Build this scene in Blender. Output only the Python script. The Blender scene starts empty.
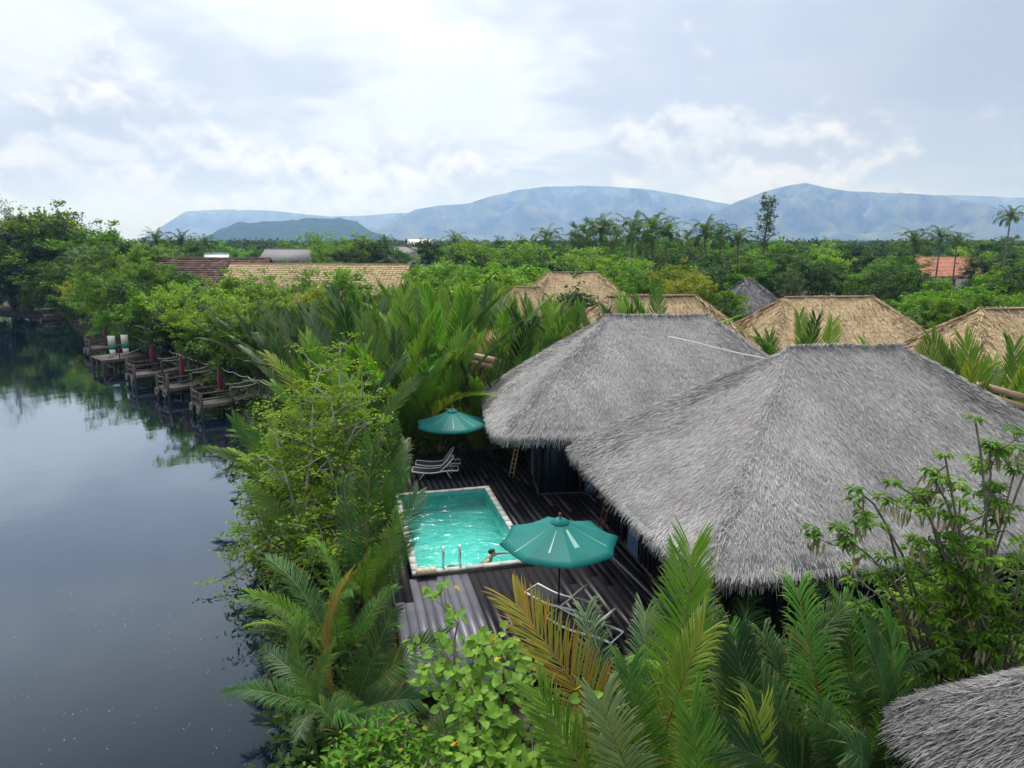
import bpy, math, random
import numpy as np
from mathutils import Vector, Matrix, noise as mnoise

# ------------------------------------------------------------------ camera, sky, sun, exposure
scene = bpy.context.scene
COL = scene.collection
CAMZ, PITCH, FPX = 11.0, math.radians(11.75), 692.0
cam_data = bpy.data.cameras.new('camera')
cam_data.sensor_width = 36.0
cam_data.lens = 36.0 * FPX / 1024.0
cam_data.clip_start = 0.1
cam_data.clip_end = 40000.0
cam = bpy.data.objects.new('camera', cam_data)
COL.objects.link(cam)
cam.location = (0, 0, CAMZ)
cam.rotation_euler = (math.pi / 2 - PITCH, 0, 0)
scene.camera = cam

SUN_EL, SUN_AZ = math.radians(56.0), math.radians(-10.0)      # azimuth from +Y towards +X
world = bpy.data.worlds.new('World')
scene.world = world
world.use_nodes = True


class NT:
    """small node helper"""
    def __init__(self, tree):
        self.t = tree
        tree.nodes.clear()

    def n(self, kind, **kw):
        nd = self.t.nodes.new(kind)
        for k, v in kw.items():
            if k == 'ins':
                for kk, vv in v.items():
                    self.put(nd.inputs[kk], vv)
            else:
                setattr(nd, k, v)
        return nd

    def put(self, sock, v):
        if isinstance(v, bpy.types.NodeSocket):
            self.t.links.new(v, sock)
        elif v is not None:
            if hasattr(sock.default_value, '__len__') and len(sock.default_value) == 4 and len(v) == 3:
                v = (*v, 1.0)
            sock.default_value = v

    def math(self, op, a, b=None, c=None, clamp=False):
        nd = self.n('ShaderNodeMath', operation=op, use_clamp=clamp)
        for i, v in enumerate((a, b, c)):
            if v is not None:
                self.put(nd.inputs[i], v)
        return nd.outputs[0]

    def vmath(self, op, a, b=None, out=0):
        nd = self.n('ShaderNodeVectorMath', operation=op)
        self.put(nd.inputs[0], a)
        if b is not None:
            self.put(nd.inputs[1], b)
        return nd.outputs[out]

    def mix(self, f, a, b, blend='MIX'):
        nd = self.n('ShaderNodeMix', data_type='RGBA', blend_type=blend)
        self.put(nd.inputs[0], f)
        self.put(nd.inputs[6], a)
        self.put(nd.inputs[7], b)
        return nd.outputs[2]

    def ramp(self, f, lo, hi, smooth=True):
        nd = self.n('ShaderNodeMapRange', interpolation_type='SMOOTHSTEP' if smooth else 'LINEAR', clamp=True)
        self.put(nd.inputs[0], f)
        nd.inputs[1].default_value = lo
        nd.inputs[2].default_value = hi
        return nd.outputs[0]

    def noise(self, vec, scale, detail=4, rough=0.5, dist=0.0, dims='3D'):
        nd = self.n('ShaderNodeTexNoise', noise_dimensions=dims)
        nd.inputs['Scale'].default_value = scale
        nd.inputs['Detail'].default_value = detail
        nd.inputs['Roughness'].default_value = rough
        nd.inputs['Distortion'].default_value = dist
        if vec is not None:
            self.put(nd.inputs['Vector'], vec)
        return nd.outputs['Fac']

    def xyz(self, x, y, z):
        nd = self.n('ShaderNodeCombineXYZ')
        for i, v in enumerate((x, y, z)):
            self.put(nd.inputs[i], v)
        return nd.outputs[0]


def build_world():
    g = NT(world.node_tree)
    tc = g.n('ShaderNodeTexCoord').outputs['Generated']
    d = g.vmath('NORMALIZE', tc)
    sp = g.n('ShaderNodeSeparateXYZ', ins={0: d})
    x, y, z = sp.outputs
    el = g.math('ARCSINE', z)
    az = g.math('ARCTAN2', x, y)
    sky = g.n('ShaderNodeTexSky', sky_type='NISHITA', sun_disc=False)
    sky.sun_elevation = SUN_EL
    sky.sun_rotation = SUN_AZ
    sky.air_density = 1.0
    sky.dust_density = 2.0
    skyc = g.mix(1.0, sky.outputs[0], (0.10, 0.10, 0.10), 'MULTIPLY')
    # overcast deck, projected on a flat layer so that it thins towards the horizon
    zz = g.math('ADD', g.math('MAXIMUM', z, 0.0), 0.16)
    flat = g.xyz(g.math('DIVIDE', x, zz), g.math('DIVIDE', y, zz), 0.0)
    st = g.noise(flat, 0.85, 4, 0.58, 0.0, dims='2D')
    deck = g.mix(g.ramp(st, 0.36, 0.58), (0.60, 0.66, 0.74), (0.86, 0.91, 0.94))
    # a heavier, greyer sheet of cloud over the hills
    bank_d = (math.sin(math.radians(42)) * math.cos(math.radians(20)), math.cos(math.radians(42)) * math.cos(math.radians(20)), math.sin(math.radians(20)))
    heavy = g.ramp(g.math('ADD', g.vmath('DOT_PRODUCT', d, bank_d, out=1), g.math('MULTIPLY', g.math('SUBTRACT', st, 0.5), 0.35)), 0.80, 1.02)
    deck = g.mix(heavy, deck, (0.47, 0.53, 0.62))
    # heaped clouds low over the horizon
    cp = g.xyz(g.math('ADD', az, 2.3), g.math('MULTIPLY', el, 1.25), 0.0)
    h0 = g.noise(cp, 7.0, 6, 0.55, 0.0, dims='2D')
    h1 = g.noise(g.vmath('ADD', cp, (0.004, 0.022, 0.0)), 7.0, 4, 0.55, 0.0, dims='2D')
    azs = g.math('SUBTRACT', az, math.radians(17))
    top = g.math('ADD', 0.150, g.math('ADD', g.math('MULTIPLY', g.math('COSINE', g.math('MULTIPLY', azs, 9.0)), 0.052), g.math('MULTIPLY', g.math('COSINE', g.math('MULTIPLY', azs, 15.0)), 0.036)))
    dens = g.math('ADD', g.math('MULTIPLY', g.math('SUBTRACT', top, el), 7.0), g.math('MULTIPLY', g.math('SUBTRACT', h0, 0.5), 2.6))
    mask = g.ramp(dens, -0.05, 0.42)
    lit = g.ramp(g.math('SUBTRACT', h0, h1), -0.10, 0.12)
    heapc = g.mix(lit, (0.56, 0.60, 0.66), (1.02, 1.02, 1.02))
    heapc = g.mix(g.math('MULTIPLY', g.ramp(dens, 0.5, 1.6), 0.55), heapc, (0.74, 0.78, 0.83))
    cloud = g.mix(g.math('MULTIPLY', mask, 0.9), deck, heapc)
    # pale band of mist right at the horizon
    mist = g.math('SUBTRACT', 1.0, g.ramp(el, math.radians(-2.0), math.radians(6.0)))
    cloud = g.mix(g.math('MULTIPLY', mist, 0.6), cloud, (0.84, 0.88, 0.93))
    # the sun behind the layer
    sd = (math.sin(SUN_AZ) * math.cos(SUN_EL), math.cos(SUN_AZ) * math.cos(SUN_EL), math.sin(SUN_EL))
    ang = g.math('ARCCOSINE', g.math('MINIMUM', g.vmath('DOT_PRODUCT', d, sd, out=1), 0.99999))
    glow = g.math('POWER', g.math('SUBTRACT', 1.0, g.ramp(g.math('ADD', ang, g.math('MULTIPLY', g.math('SUBTRACT', h0, 0.5), 0.35)), 0.25, 0.98)), 1.0)
    cloud = g.mix(g.math('MULTIPLY', glow, 0.52), cloud, (1.06, 1.06, 1.03))
    gl = g.math('ADD', 1.0, g.math('MULTIPLY', glow, 0.28))
    cloud = g.mix(1.0, cloud, g.xyz(gl, gl, gl), 'MULTIPLY')
    gap = g.math('MULTIPLY', g.math('SUBTRACT', 1.0, g.ramp(st, 0.30, 0.50)), 0.30)
    colr = g.mix(gap, cloud, skyc)
    # an overcast sky grows brighter towards the zenith
    bg = g.n('ShaderNodeBackground', ins={0: colr, 1: g.math('ADD', 0.82, g.math('MULTIPLY', g.math('MAXIMUM', z, 0.0), 0.35))})
    out = g.n('ShaderNodeOutputWorld')
    g.t.links.new(bg.outputs[0], out.inputs[0])


build_world()
world.cycles.sampling_method = 'MANUAL'
world.cycles.sample_map_resolution = 512
sun_data = bpy.data.lights.new('sun', 'SUN')
sun_data.energy = 4.0
sun_data.angle = math.radians(16.0)
sun_data.color = (1.0, 0.96, 0.90)
sun = bpy.data.objects.new('sun', sun_data)
COL.objects.link(sun)
sun.rotation_euler = (math.pi / 2 - SUN_EL, 0, math.pi - SUN_AZ)
scene.view_settings.view_transform = 'Standard'
scene.view_settings.look = 'None'
scene.view_settings.exposure = 0.1
scene.view_settings.gamma = 1.0
scene.view_settings.use_curve_mapping = False
scene.cycles.use_denoising = True
scene.cycles.max_bounces = 6
scene.cycles.diffuse_bounces = 1
scene.cycles.glossy_bounces = 3
scene.cycles.transmission_bounces = 4
scene.cycles.transparent_max_bounces = 8
scene.cycles.volume_bounces = 2
scene.cycles.caustics_reflective = False
scene.cycles.caustics_refractive = False


# ------------------------------------------------------------------ helpers
def at(px, py, y=None, z=None):
    """world point seen in the photograph at px,py at ground distance y or on the level z"""
    dx, dy = (px - 512.0) / FPX, (384.0 - py) / FPX
    d = Vector((dx, math.cos(PITCH) + dy * math.sin(PITCH), -math.sin(PITCH) + dy * math.cos(PITCH)))
    t = y / d.y if y is not None else (z - CAMZ) / d.z
    return Vector((0, 0, CAMZ)) + d * t


class MB:
    """collects shapes and links them as one mesh object"""
    def __init__(self):
        self.V, self.F, self.nv = [], [], 0

    def add(self, V, F):
        V = np.asarray(V, float).reshape(-1, 3)
        if isinstance(F, np.ndarray):
            self.F.append(F + self.nv)
        else:
            by = {}
            for f in F:
                by.setdefault(len(f), []).append(f)
            for f in by.values():
                self.F.append(np.asarray(f, int) + self.nv)
        self.V.append(V)
        self.nv += len(V)
        return self

    def box(self, c, s, rz=0.0, M=None, taper=1.0):
        sx, sy, sz = s[0] / 2, s[1] / 2, s[2] / 2
        V = np.array([[x * sx * (taper if z > 0 else 1), y * sy * (taper if z > 0 else 1), z * sz] for z in (-1, 1) for y in (-1, 1) for x in (-1, 1)])
        F = [(0, 2, 3, 1), (4, 5, 7, 6), (0, 1, 5, 4), (2, 6, 7, 3), (0, 4, 6, 2), (1, 3, 7, 5)]
        if M is not None:
            V = V @ np.array(M.to_3x3()).T
        elif rz:
            ca, sa = math.cos(rz), math.sin(rz)
            V = V @ np.array([[ca, -sa, 0], [sa, ca, 0], [0, 0, 1]]).T
        return self.add(V + np.asarray(c, float), F)

    def beam(self, a, b, w, h, up=(0, 0, 1)):
        a, b = Vector(a), Vector(b)
        d = (b - a)
        L = d.length
        d.normalize()
        upv = Vector(up)
        if abs(d.dot(upv)) > 0.98:
            upv = Vector((0, 1, 0))
        s = d.cross(upv).normalized()
        u = s.cross(d)
        M = Matrix((s, d, u)).transposed()
        return self.box((a + b) / 2, (w, L, h), M=M)

    def tube(self, pts, rad, n=6, cap=True):
        P = [Vector(p) for p in pts]
        R = rad if hasattr(rad, '__len__') else [rad] * len(P)
        V, F = [], []
        prev = None
        for i, p in enumerate(P):
            t = (P[min(i + 1, len(P) - 1)] - P[max(i - 1, 0)])
            if t.length < 1e-9:
                t = Vector((0, 0, 1))
            t.normalize()
            if prev is None:
                s = t.orthogonal().normalized()
            else:
                s = (prev - t * prev.dot(t))
                s = s.normalized() if s.length > 1e-6 else t.orthogonal().normalized()
            prev = s
            b = t.cross(s)
            for k in range(n):
                a = 2 * math.pi * k / n
                V.append(p + (s * math.cos(a) + b * math.sin(a)) * R[i])
            if i:
                for k in range(n):
                    F.append(((i - 1) * n + k, (i - 1) * n + (k + 1) % n, i * n + (k + 1) % n, i * n + k))
        if cap:
            F.append(tuple(reversed(range(n))))
            F.append(tuple((len(P) - 1) * n + k for k in range(n)))
        return self.add([tuple(v) for v in V], F)

    def lathe(self, prof, n=12, c=(0, 0, 0)):
        V, F = [], []
        for i, (r, z) in enumerate(prof):
            for k in range(n):
                a = 2 * math.pi * k / n
                V.append((c[0] + r * math.cos(a), c[1] + r * math.sin(a), c[2] + z))
            if i:
                for k in range(n):
                    F.append(((i - 1) * n + k, (i - 1) * n + (k + 1) % n, i * n + (k + 1) % n, i * n + k))
        return self.add(V, F)

    def prism(self, poly, z0, z1):
        n = len(poly)
        V = [(p[0], p[1], z0) for p in poly] + [(p[0], p[1], z1) for p in poly]
        F = [tuple(reversed(range(n))), tuple(range(n, 2 * n))] + [(i, (i + 1) % n, n + (i + 1) % n, n + i) for i in range(n)]
        return self.add(V, F)

    def mesh(self, name, mat=None, smooth=False):
        me = bpy.data.meshes.new(name)
        V = np.concatenate(self.V)
        loops = np.concatenate([f.ravel() for f in self.F])
        tot = np.concatenate([np.full(len(f), f.shape[1]) for f in self.F])
        start = np.concatenate([[0], np.cumsum(tot)[:-1]])
        me.vertices.add(len(V))
        me.vertices.foreach_set('co', V.astype(np.float32).ravel())
        me.loops.add(len(loops))
        me.loops.foreach_set('vertex_index', loops.astype(np.int32))
        me.polygons.add(len(tot))
        me.polygons.foreach_set('loop_start', start.astype(np.int32))
        if smooth:
            me.polygons.foreach_set('use_smooth', np.ones(len(tot), bool))
        me.update(calc_edges=True)
        me.validate()
        if mat:
            me.materials.append(mat)
        return me

    def build(self, name, mat=None, parent=None, smooth=False, loc=None):
        return place(self.mesh(name, mat, smooth), name, parent, loc)


def place(me, name, parent=None, loc=None, rot=None, scale=None, M=None):
    o = bpy.data.objects.new(name, me)
    COL.objects.link(o)
    if parent is not None:
        o.parent = parent
    if M is not None:
        o.matrix_local = M
    else:
        if loc is not None:
            o.location = loc
        if rot is not None:
            o.rotation_euler = rot
        if scale is not None:
            o.scale = scale if hasattr(scale, '__len__') else (scale,) * 3
    return o


def tag(o, label=None, cat=None, group=None, kind=None):
    for k, v in (('label', label), ('category', cat), ('group', group), ('kind', kind)):
        if v:
            o[k] = v
    return o


def thing(name, label, cat, loc=(0, 0, 0), rz=0.0, group=None):
    o = bpy.data.objects.new(name, None)
    o.empty_display_size = 0.2
    COL.objects.link(o)
    o.location = loc
    o.rotation_euler = (0, 0, rz)
    return tag(o, label, cat, group)


def setmat(o, m):
    o.material_slots[0].link = 'OBJECT'
    o.material_slots[0].material = m


# ------------------------------------------------------------------ materials
def principled(name, col, rough=0.6, metal=0.0, var=0.25, scale=6.0, bump=0.0, bscale=40.0, spec=0.4, coords='Object', col2=None, isl=0.0, detail=6, stretch=(1, 1, 1)):
    m = bpy.data.materials.new(name)
    m.use_nodes = True
    g = NT(m.node_tree)
    tc = g.n('ShaderNodeTexCoord').outputs[coords]
    if stretch != (1, 1, 1):
        tc = g.vmath('MULTIPLY', tc, stretch)
    nz = g.noise(tc, scale, detail, 0.6)
    c2 = col2 or tuple(c * (1 - var) for c in col)
    c1 = col if col2 else tuple(min(1, c * (1 + var)) for c in col)
    c = g.mix(g.ramp(nz, 0.32, 0.68, False), c2, c1)
    if isl:
        geo = g.n('ShaderNodeNewGeometry')
        oi = g.n('ShaderNodeObjectInfo')
        r = g.math('FRACT', g.math('ADD', geo.outputs['Random Per Island'], oi.outputs['Random']))
        k = g.math('ADD', 1 - isl, g.math('MULTIPLY', r, 2 * isl))
        hs = g.n('ShaderNodeHueSaturation', ins={'Value': k, 'Color': c})
        c = hs.outputs[0]
    b = g.n('ShaderNodeBsdfPrincipled', ins={'Base Color': c, 'Metallic': metal, 'Specular IOR Level': spec})
    g.put(b.inputs['Roughness'], g.math('ADD', rough - 0.1, g.math('MULTIPLY', nz, 0.2)))
    if bump:
        bn = g.noise(tc, bscale, 5, 0.6)
        bp = g.n('ShaderNodeBump', ins={'Height': bn, 'Strength': bump, 'Distance': 0.02})
        g.t.links.new(bp.outputs[0], b.inputs['Normal'])
    o = g.n('ShaderNodeOutputMaterial')
    g.t.links.new(b.outputs[0], o.inputs[0])
    return m


def leafmat(name, lo, hi, trans=0.3, rough=0.45, odd=None, oddf=0.06, clump=0.5, objvar=0.38, tips=None):
    """foliage: colour runs from lo to hi from leaf to leaf and plant to plant; odd = a few yellowed leaves"""
    m = bpy.data.materials.new(name)
    m.use_nodes = True
    g = NT(m.node_tree)
    geo = g.n('ShaderNodeNewGeometry')
    oi = g.n('ShaderNodeObjectInfo')
    tc = g.n('ShaderNodeTexCoord').outputs['Object']
    r = geo.outputs['Random Per Island']
    nz = g.ramp(g.noise(tc, 0.9, 2, 0.5), 0.3, 0.7)
    f = g.math('ADD', g.math('MULTIPLY', r, 1 - clump), g.math('MULTIPLY', nz, clump))
    f = g.math('ADD', f, g.math('MULTIPLY', g.math('SUBTRACT', oi.outputs['Random'], 0.5), objvar * 2), clamp=True)
    c = g.mix(f, lo, hi)
    if odd:
        r2 = g.math('FRACT', g.math('MULTIPLY', r, 37.7))
        c = g.mix(g.math('LESS_THAN', r2, oddf), c, odd)
    r3 = g.math('FRACT', g.math('MULTIPLY', oi.outputs['Random'], 17.3))
    hs = g.n('ShaderNodeHueSaturation', ins={'Hue': g.math('ADD', 0.486, g.math('MULTIPLY', r3, 0.032)), 'Saturation': 1.0, 'Value': g.math('ADD', 0.74, g.math('MULTIPLY', g.math('FRACT', g.math('MULTIPLY', oi.outputs['Random'], 5.7)), 0.45)), 'Color': c})
    c = hs.outputs[0]
    if tips:
        tp = g.n('ShaderNodeAttribute', attribute_name='tip').outputs['Fac']
        r4 = g.math('FRACT', g.math('MULTIPLY', r, 91.3))
        c = g.mix(g.math('MULTIPLY', g.ramp(tp, 0.72, 1.0), g.ramp(r4, 0.35, 0.8)), c, tips)
    b = g.n('ShaderNodeBsdfPrincipled', ins={'Base Color': c, 'Roughness': rough + 0.1, 'Specular IOR Level': 0.12})
    t = g.n('ShaderNodeBsdfTranslucent')
    g.put(t.inputs[0], g.mix(1.0, c, (1.15, 1.2, 0.55), 'MULTIPLY'))
    mx = g.n('ShaderNodeMixShader', ins={0: trans})
    g.t.links.new(b.outputs[0], mx.inputs[1])
    g.t.links.new(t.outputs[0], mx.inputs[2])
    o = g.n('ShaderNodeOutputMaterial')
    g.t.links.new(mx.outputs[0], o.inputs[0])
    return m


M = {}
# ------------------------------------------------------------------ materials of the setting
M['ground'] = principled('ground', (0.06, 0.07, 0.03), 0.9, col2=(0.045, 0.04, 0.025), scale=0.6, bump=0.3, bscale=6)
M['mount'] = principled('forest_slope', (0.015, 0.04, 0.018), 0.9, col2=(0.16, 0.17, 0.10), scale=0.007, spec=0.0, detail=10)
M['hill'] = principled('wooded_slope', (0.018, 0.042, 0.018), 0.9, col2=(0.05, 0.085, 0.035), scale=0.03, spec=0.0, detail=8)
M['thatch_dark'] = principled('dark_grey_thatch', (0.26, 0.255, 0.26), 0.85, col2=(0.15, 0.148, 0.155), scale=1.2, isl=0.40, spec=0.15, detail=5)  # darker grey thatch for the near hut and the pointed cottage roof
M['thatch'] = principled('weathered_thatch', (0.47, 0.458, 0.465), 0.85, col2=(0.33, 0.318, 0.32), scale=0.6, isl=0.29, spec=0.15, detail=5)
M['thatch_under'] = principled('thatch_under', (0.24, 0.235, 0.235), 0.95, var=0.2, spec=0.1)
M['straw'] = principled('straw_thatch', (0.56, 0.43, 0.27), 0.85, col2=(0.44, 0.32, 0.185), scale=0.7, isl=0.14, spec=0.15, detail=5)
M['straw_under'] = principled('straw_under', (0.30, 0.21, 0.12), 0.95, var=0.2, spec=0.1)
M['brown_thatch'] = principled('brown_thatch', (0.17, 0.105, 0.085), 0.85, col2=(0.10, 0.065, 0.06), scale=0.7, isl=0.35, spec=0.1)
M['blackwall'] = principled('navy_timber', (0.012, 0.018, 0.032), 0.45, var=0.4, scale=3, stretch=(6, 6, 0.6), bump=0.15)
M['glass'] = principled('dark_glass', (0.01, 0.016, 0.026), 0.08, var=0.1, spec=0.8)
M['curtain'] = principled('blue_curtain', (0.07, 0.12, 0.22), 0.8, var=0.25, scale=4)
M['white'] = principled('white_paint', (0.72, 0.72, 0.70), 0.5, var=0.08, scale=9)
M['plaster'] = principled('white_plaster', (0.62, 0.62, 0.60), 0.8, var=0.12, scale=1.5)
M['metal_white'] = principled('white_powder_coat', (0.70, 0.70, 0.72), 0.35, var=0.06)
M['chrome'] = principled('chrome', (0.75, 0.76, 0.78), 0.18, metal=1.0, var=0.05)
M['sling'] = principled('grey_sling', (0.03, 0.033, 0.042), 0.85, var=0.15, scale=30, bump=0.2, bscale=200)
M['deckwood'] = principled('dark_decking', (0.009, 0.008, 0.011), 0.40, col2=(0.022, 0.019, 0.025), scale=2.2, bump=0.25, bscale=25, isl=0.12, spec=0.25, stretch=(0.7, 0.35, 1))
M['deckwood_grey'] = principled('lavender_grey_decking', (0.13, 0.13, 0.165), 0.42, col2=(0.085, 0.085, 0.11), scale=2.2, bump=0.25, bscale=25, isl=0.2, spec=0.4, stretch=(0.7, 0.35, 1))
M['darkwood'] = principled('dark_timber', (0.035, 0.028, 0.024), 0.6, var=0.35, scale=4)
M['greywood'] = principled('silvered_timber', (0.15, 0.13, 0.12), 0.75, col2=(0.075, 0.065, 0.06), scale=3, isl=0.22, bump=0.2)
M['oldwood'] = principled('brown_old_timber', (0.06, 0.048, 0.042), 0.75, var=0.35, scale=4, isl=0.2)
M['plankwood'] = principled('pale_brown_planks', (0.40, 0.27, 0.19), 0.75, var=0.25, scale=3, isl=0.2)
M['bamboo'] = principled('bamboo', (0.42, 0.32, 0.16), 0.5, var=0.25, scale=6)
M['redwood'] = principled('red_brown_timber', (0.20, 0.075, 0.045), 0.55, var=0.25, scale=5)
M['stone'] = principled('pale_coping_stone', (0.40, 0.42, 0.40), 0.7, var=0.18, scale=7, isl=0.14, bump=0.2)
M['pool_tile'] = principled('turquoise_tile', (0.16, 0.62, 0.57), 0.85, col2=(0.08, 0.47, 0.44), scale=1.3, spec=0.03)
M['beige'] = principled('beige_stone', (0.50, 0.42, 0.30), 0.7, var=0.1)
M['teal'] = principled('teal_canvas', (0.006, 0.165, 0.155), 0.6, col2=(0.004, 0.125, 0.120), scale=1.4, spec=0.2, bump=0.1, bscale=14)
M['teal_pale'] = principled('painted_glare_canvas', (0.22, 0.42, 0.36), 0.5, var=0.1)  # pale teal for the glare painted on the umbrella canopies
M['maroon'] = principled('maroon_canvas', (0.16, 0.012, 0.05), 0.7, var=0.25, scale=5)
M['rope'] = principled('pale_rope', (0.55, 0.52, 0.46), 0.8, var=0.12)
M['tyre'] = principled('whitewashed_tyre', (0.17, 0.165, 0.155), 0.8, var=0.35, scale=8)
M['green_paint'] = principled('green_paint', (0.01, 0.22, 0.10), 0.5, var=0.1)
M['rooftile_red'] = principled('red_roof_tile', (0.66, 0.28, 0.19), 0.8, var=0.2, scale=2, isl=0.12)
M['rooftile_grey'] = principled('grey_sheet_roof', (0.17, 0.17, 0.18), 0.85, var=0.2, scale=2)
M['blue_roof'] = principled('pale_blue_sheet', (0.45, 0.55, 0.62), 0.5, var=0.1)
M['bark'] = principled('grey_bark', (0.16, 0.14, 0.115), 0.9, var=0.4, scale=5, bump=0.4)
M['palebark'] = principled('pale_bark', (0.42, 0.39, 0.35), 0.85, var=0.3, scale=5, bump=0.3)
M['skin'] = principled('skin', (0.55, 0.31, 0.22), 0.5, var=0.08, scale=12)
M['hair'] = principled('black_hair', (0.008, 0.007, 0.007), 0.4, var=0.3, scale=40)
M['foam'] = principled('foam_fleck', (0.30, 0.31, 0.30), 0.8, var=0.2)
M['swim'] = principled('dark_swimwear', (0.012, 0.015, 0.03), 0.6)


def river_mat():
    m = bpy.data.materials.new('river_water')
    m.use_nodes = True
    g = NT(m.node_tree)
    tc = g.n('ShaderNodeTexCoord').outputs['Object']
    n1 = g.noise(tc, 0.55, 3, 0.5)
    n2 = g.noise(g.vmath('MULTIPLY', tc, (1.0, 1.6, 1.0)), 3.0, 3, 0.55)
    h = g.math('ADD', g.math('MULTIPLY', n1, 0.6), g.math('MULTIPLY', n2, 0.10))
    bp = g.n('ShaderNodeBump', ins={'Height': h, 'Strength': 0.12, 'Distance': 0.10})
    df = g.n('ShaderNodeBsdfDiffuse', ins={0: (0.004, 0.009, 0.018, 1)})
    gl = g.n('ShaderNodeBsdfGlossy', ins={0: (0.80, 0.90, 1.0, 1), 'Roughness': 0.03})
    lw = g.n('ShaderNodeLayerWeight', ins={'Blend': 0.5})
    for nd in (gl, lw):
        g.t.links.new(bp.outputs[0], nd.inputs['Normal'])
    f = g.math('ADD', 0.025, g.math('MULTIPLY', g.math('POWER', g.ramp(lw.outputs['Facing'], 0.34, 0.96, False), 1.7), 0.95))
    b = g.n('ShaderNodeMixShader', ins={0: f})
    g.t.links.new(df.outputs[0], b.inputs[1])
    g.t.links.new(gl.outputs[0], b.inputs[2])
    o = g.n('ShaderNodeOutputMaterial')
    g.t.links.new(b.outputs[0], o.inputs[0])
    return m


def pool_mat():
    m = bpy.data.materials.new('pool_water')
    m.use_nodes = True
    g = NT(m.node_tree)
    tc = g.n('ShaderNodeTexCoord').outputs['Object']
    h = g.noise(g.vmath('MULTIPLY', tc, (1.0, 1.8, 1.0)), 5.0, 3, 0.5, 0.4)
    bp = g.n('ShaderNodeBump', ins={'Height': h, 'Strength': 0.5, 'Distance': 0.05})
    fr = g.n('ShaderNodeFresnel', ins={'IOR': 1.33})
    g.t.links.new(bp.outputs[0], fr.inputs['Normal'])
    tr = g.n('ShaderNodeBsdfTransparent', ins={0: (0.74, 0.97, 0.95, 1)})
    gl = g.n('ShaderNodeBsdfGlossy', ins={'Roughness': 0.06, 'Color': (1, 1, 1, 1)})
    g.t.links.new(bp.outputs[0], gl.inputs['Normal'])
    mx = g.n('ShaderNodeMixShader')
    g.t.links.new(fr.outputs[0], mx.inputs[0])
    g.t.links.new(tr.outputs[0], mx.inputs[1])
    g.t.links.new(gl.outputs[0], mx.inputs[2])
    o = g.n('ShaderNodeOutputMaterial')
    g.t.links.new(mx.outputs[0], o.inputs[0])
    return m


M['river'] = river_mat()
M['poolwater'] = pool_mat()

# ------------------------------------------------------------------ ground and river
LAND_Z = 0.35
BANK = [(-3.6, -60), (-3.6, 8), (-4.6, 14), (-7.2, 20), (-10.3, 27), (-13.6, 35), (-16.2, 41.5), (-18.0, 45.6), (-27.2, 55.3), (-34, 62.5),
        (-39.5, 67.8), (-46, 76), (-55, 87), (-63, 98), (-78, 105), (-140, 113), (-320, 140), (-900, 190), (-14000, 300)]


def land():
    poly = BANK + [(-14000, 14000), (14000, 14000), (14000, -60)]
    # wobble the near bank a little
    from mathutils.geometry import tessellate_polygon
    fine = []
    for i, p in enumerate(poly):
        q = poly[(i + 1) % len(poly)]
        fine.append(p)
        d = math.hypot(q[0] - p[0], q[1] - p[1])
        if i < 15 and d < 100:
            k = max(1, int(d / 1.5))
            for j in range(1, k):
                f = j / k
                w = (mnoise.noise(Vector((p[0] + f * 9, p[1] + f * 5, i))) * 0.7)
                fine.append((p[0] + (q[0] - p[0]) * f + w, p[1] + (q[1] - p[1]) * f + w * 0.4))
    tri = tessellate_polygon([[Vector((p[0], p[1], 0)) for p in fine]])
    n = len(fine)
    V = [(p[0], p[1], LAND_Z) for p in fine] + [(p[0] - 0.7, p[1] - 0.3, -1.5) for p in fine]
    F = []
    for t in tri:
        a, b, c = (Vector((*fine[i], 0)) for i in t)
        F.append(tuple(t) if (b - a).cross(c - a).z > 0 else tuple(reversed(t)))
    F += [(i, n + i, n + (i + 1) % n, (i + 1) % n) for i in range(n)]
    tag(MB().add(V, F).build('ground', M['ground']), 'dark earth bank and flat green land beside the river', None, kind='structure')


land()
rv = MB().add([(-14000, -300, 0), (200, -300, 0), (200, 400, 0), (-14000, 400, 0)], [(0, 1, 2, 3)]).build('river', M['river'])
tag(rv, 'calm dark river reflecting the cloudy sky', None, kind='structure')


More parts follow.
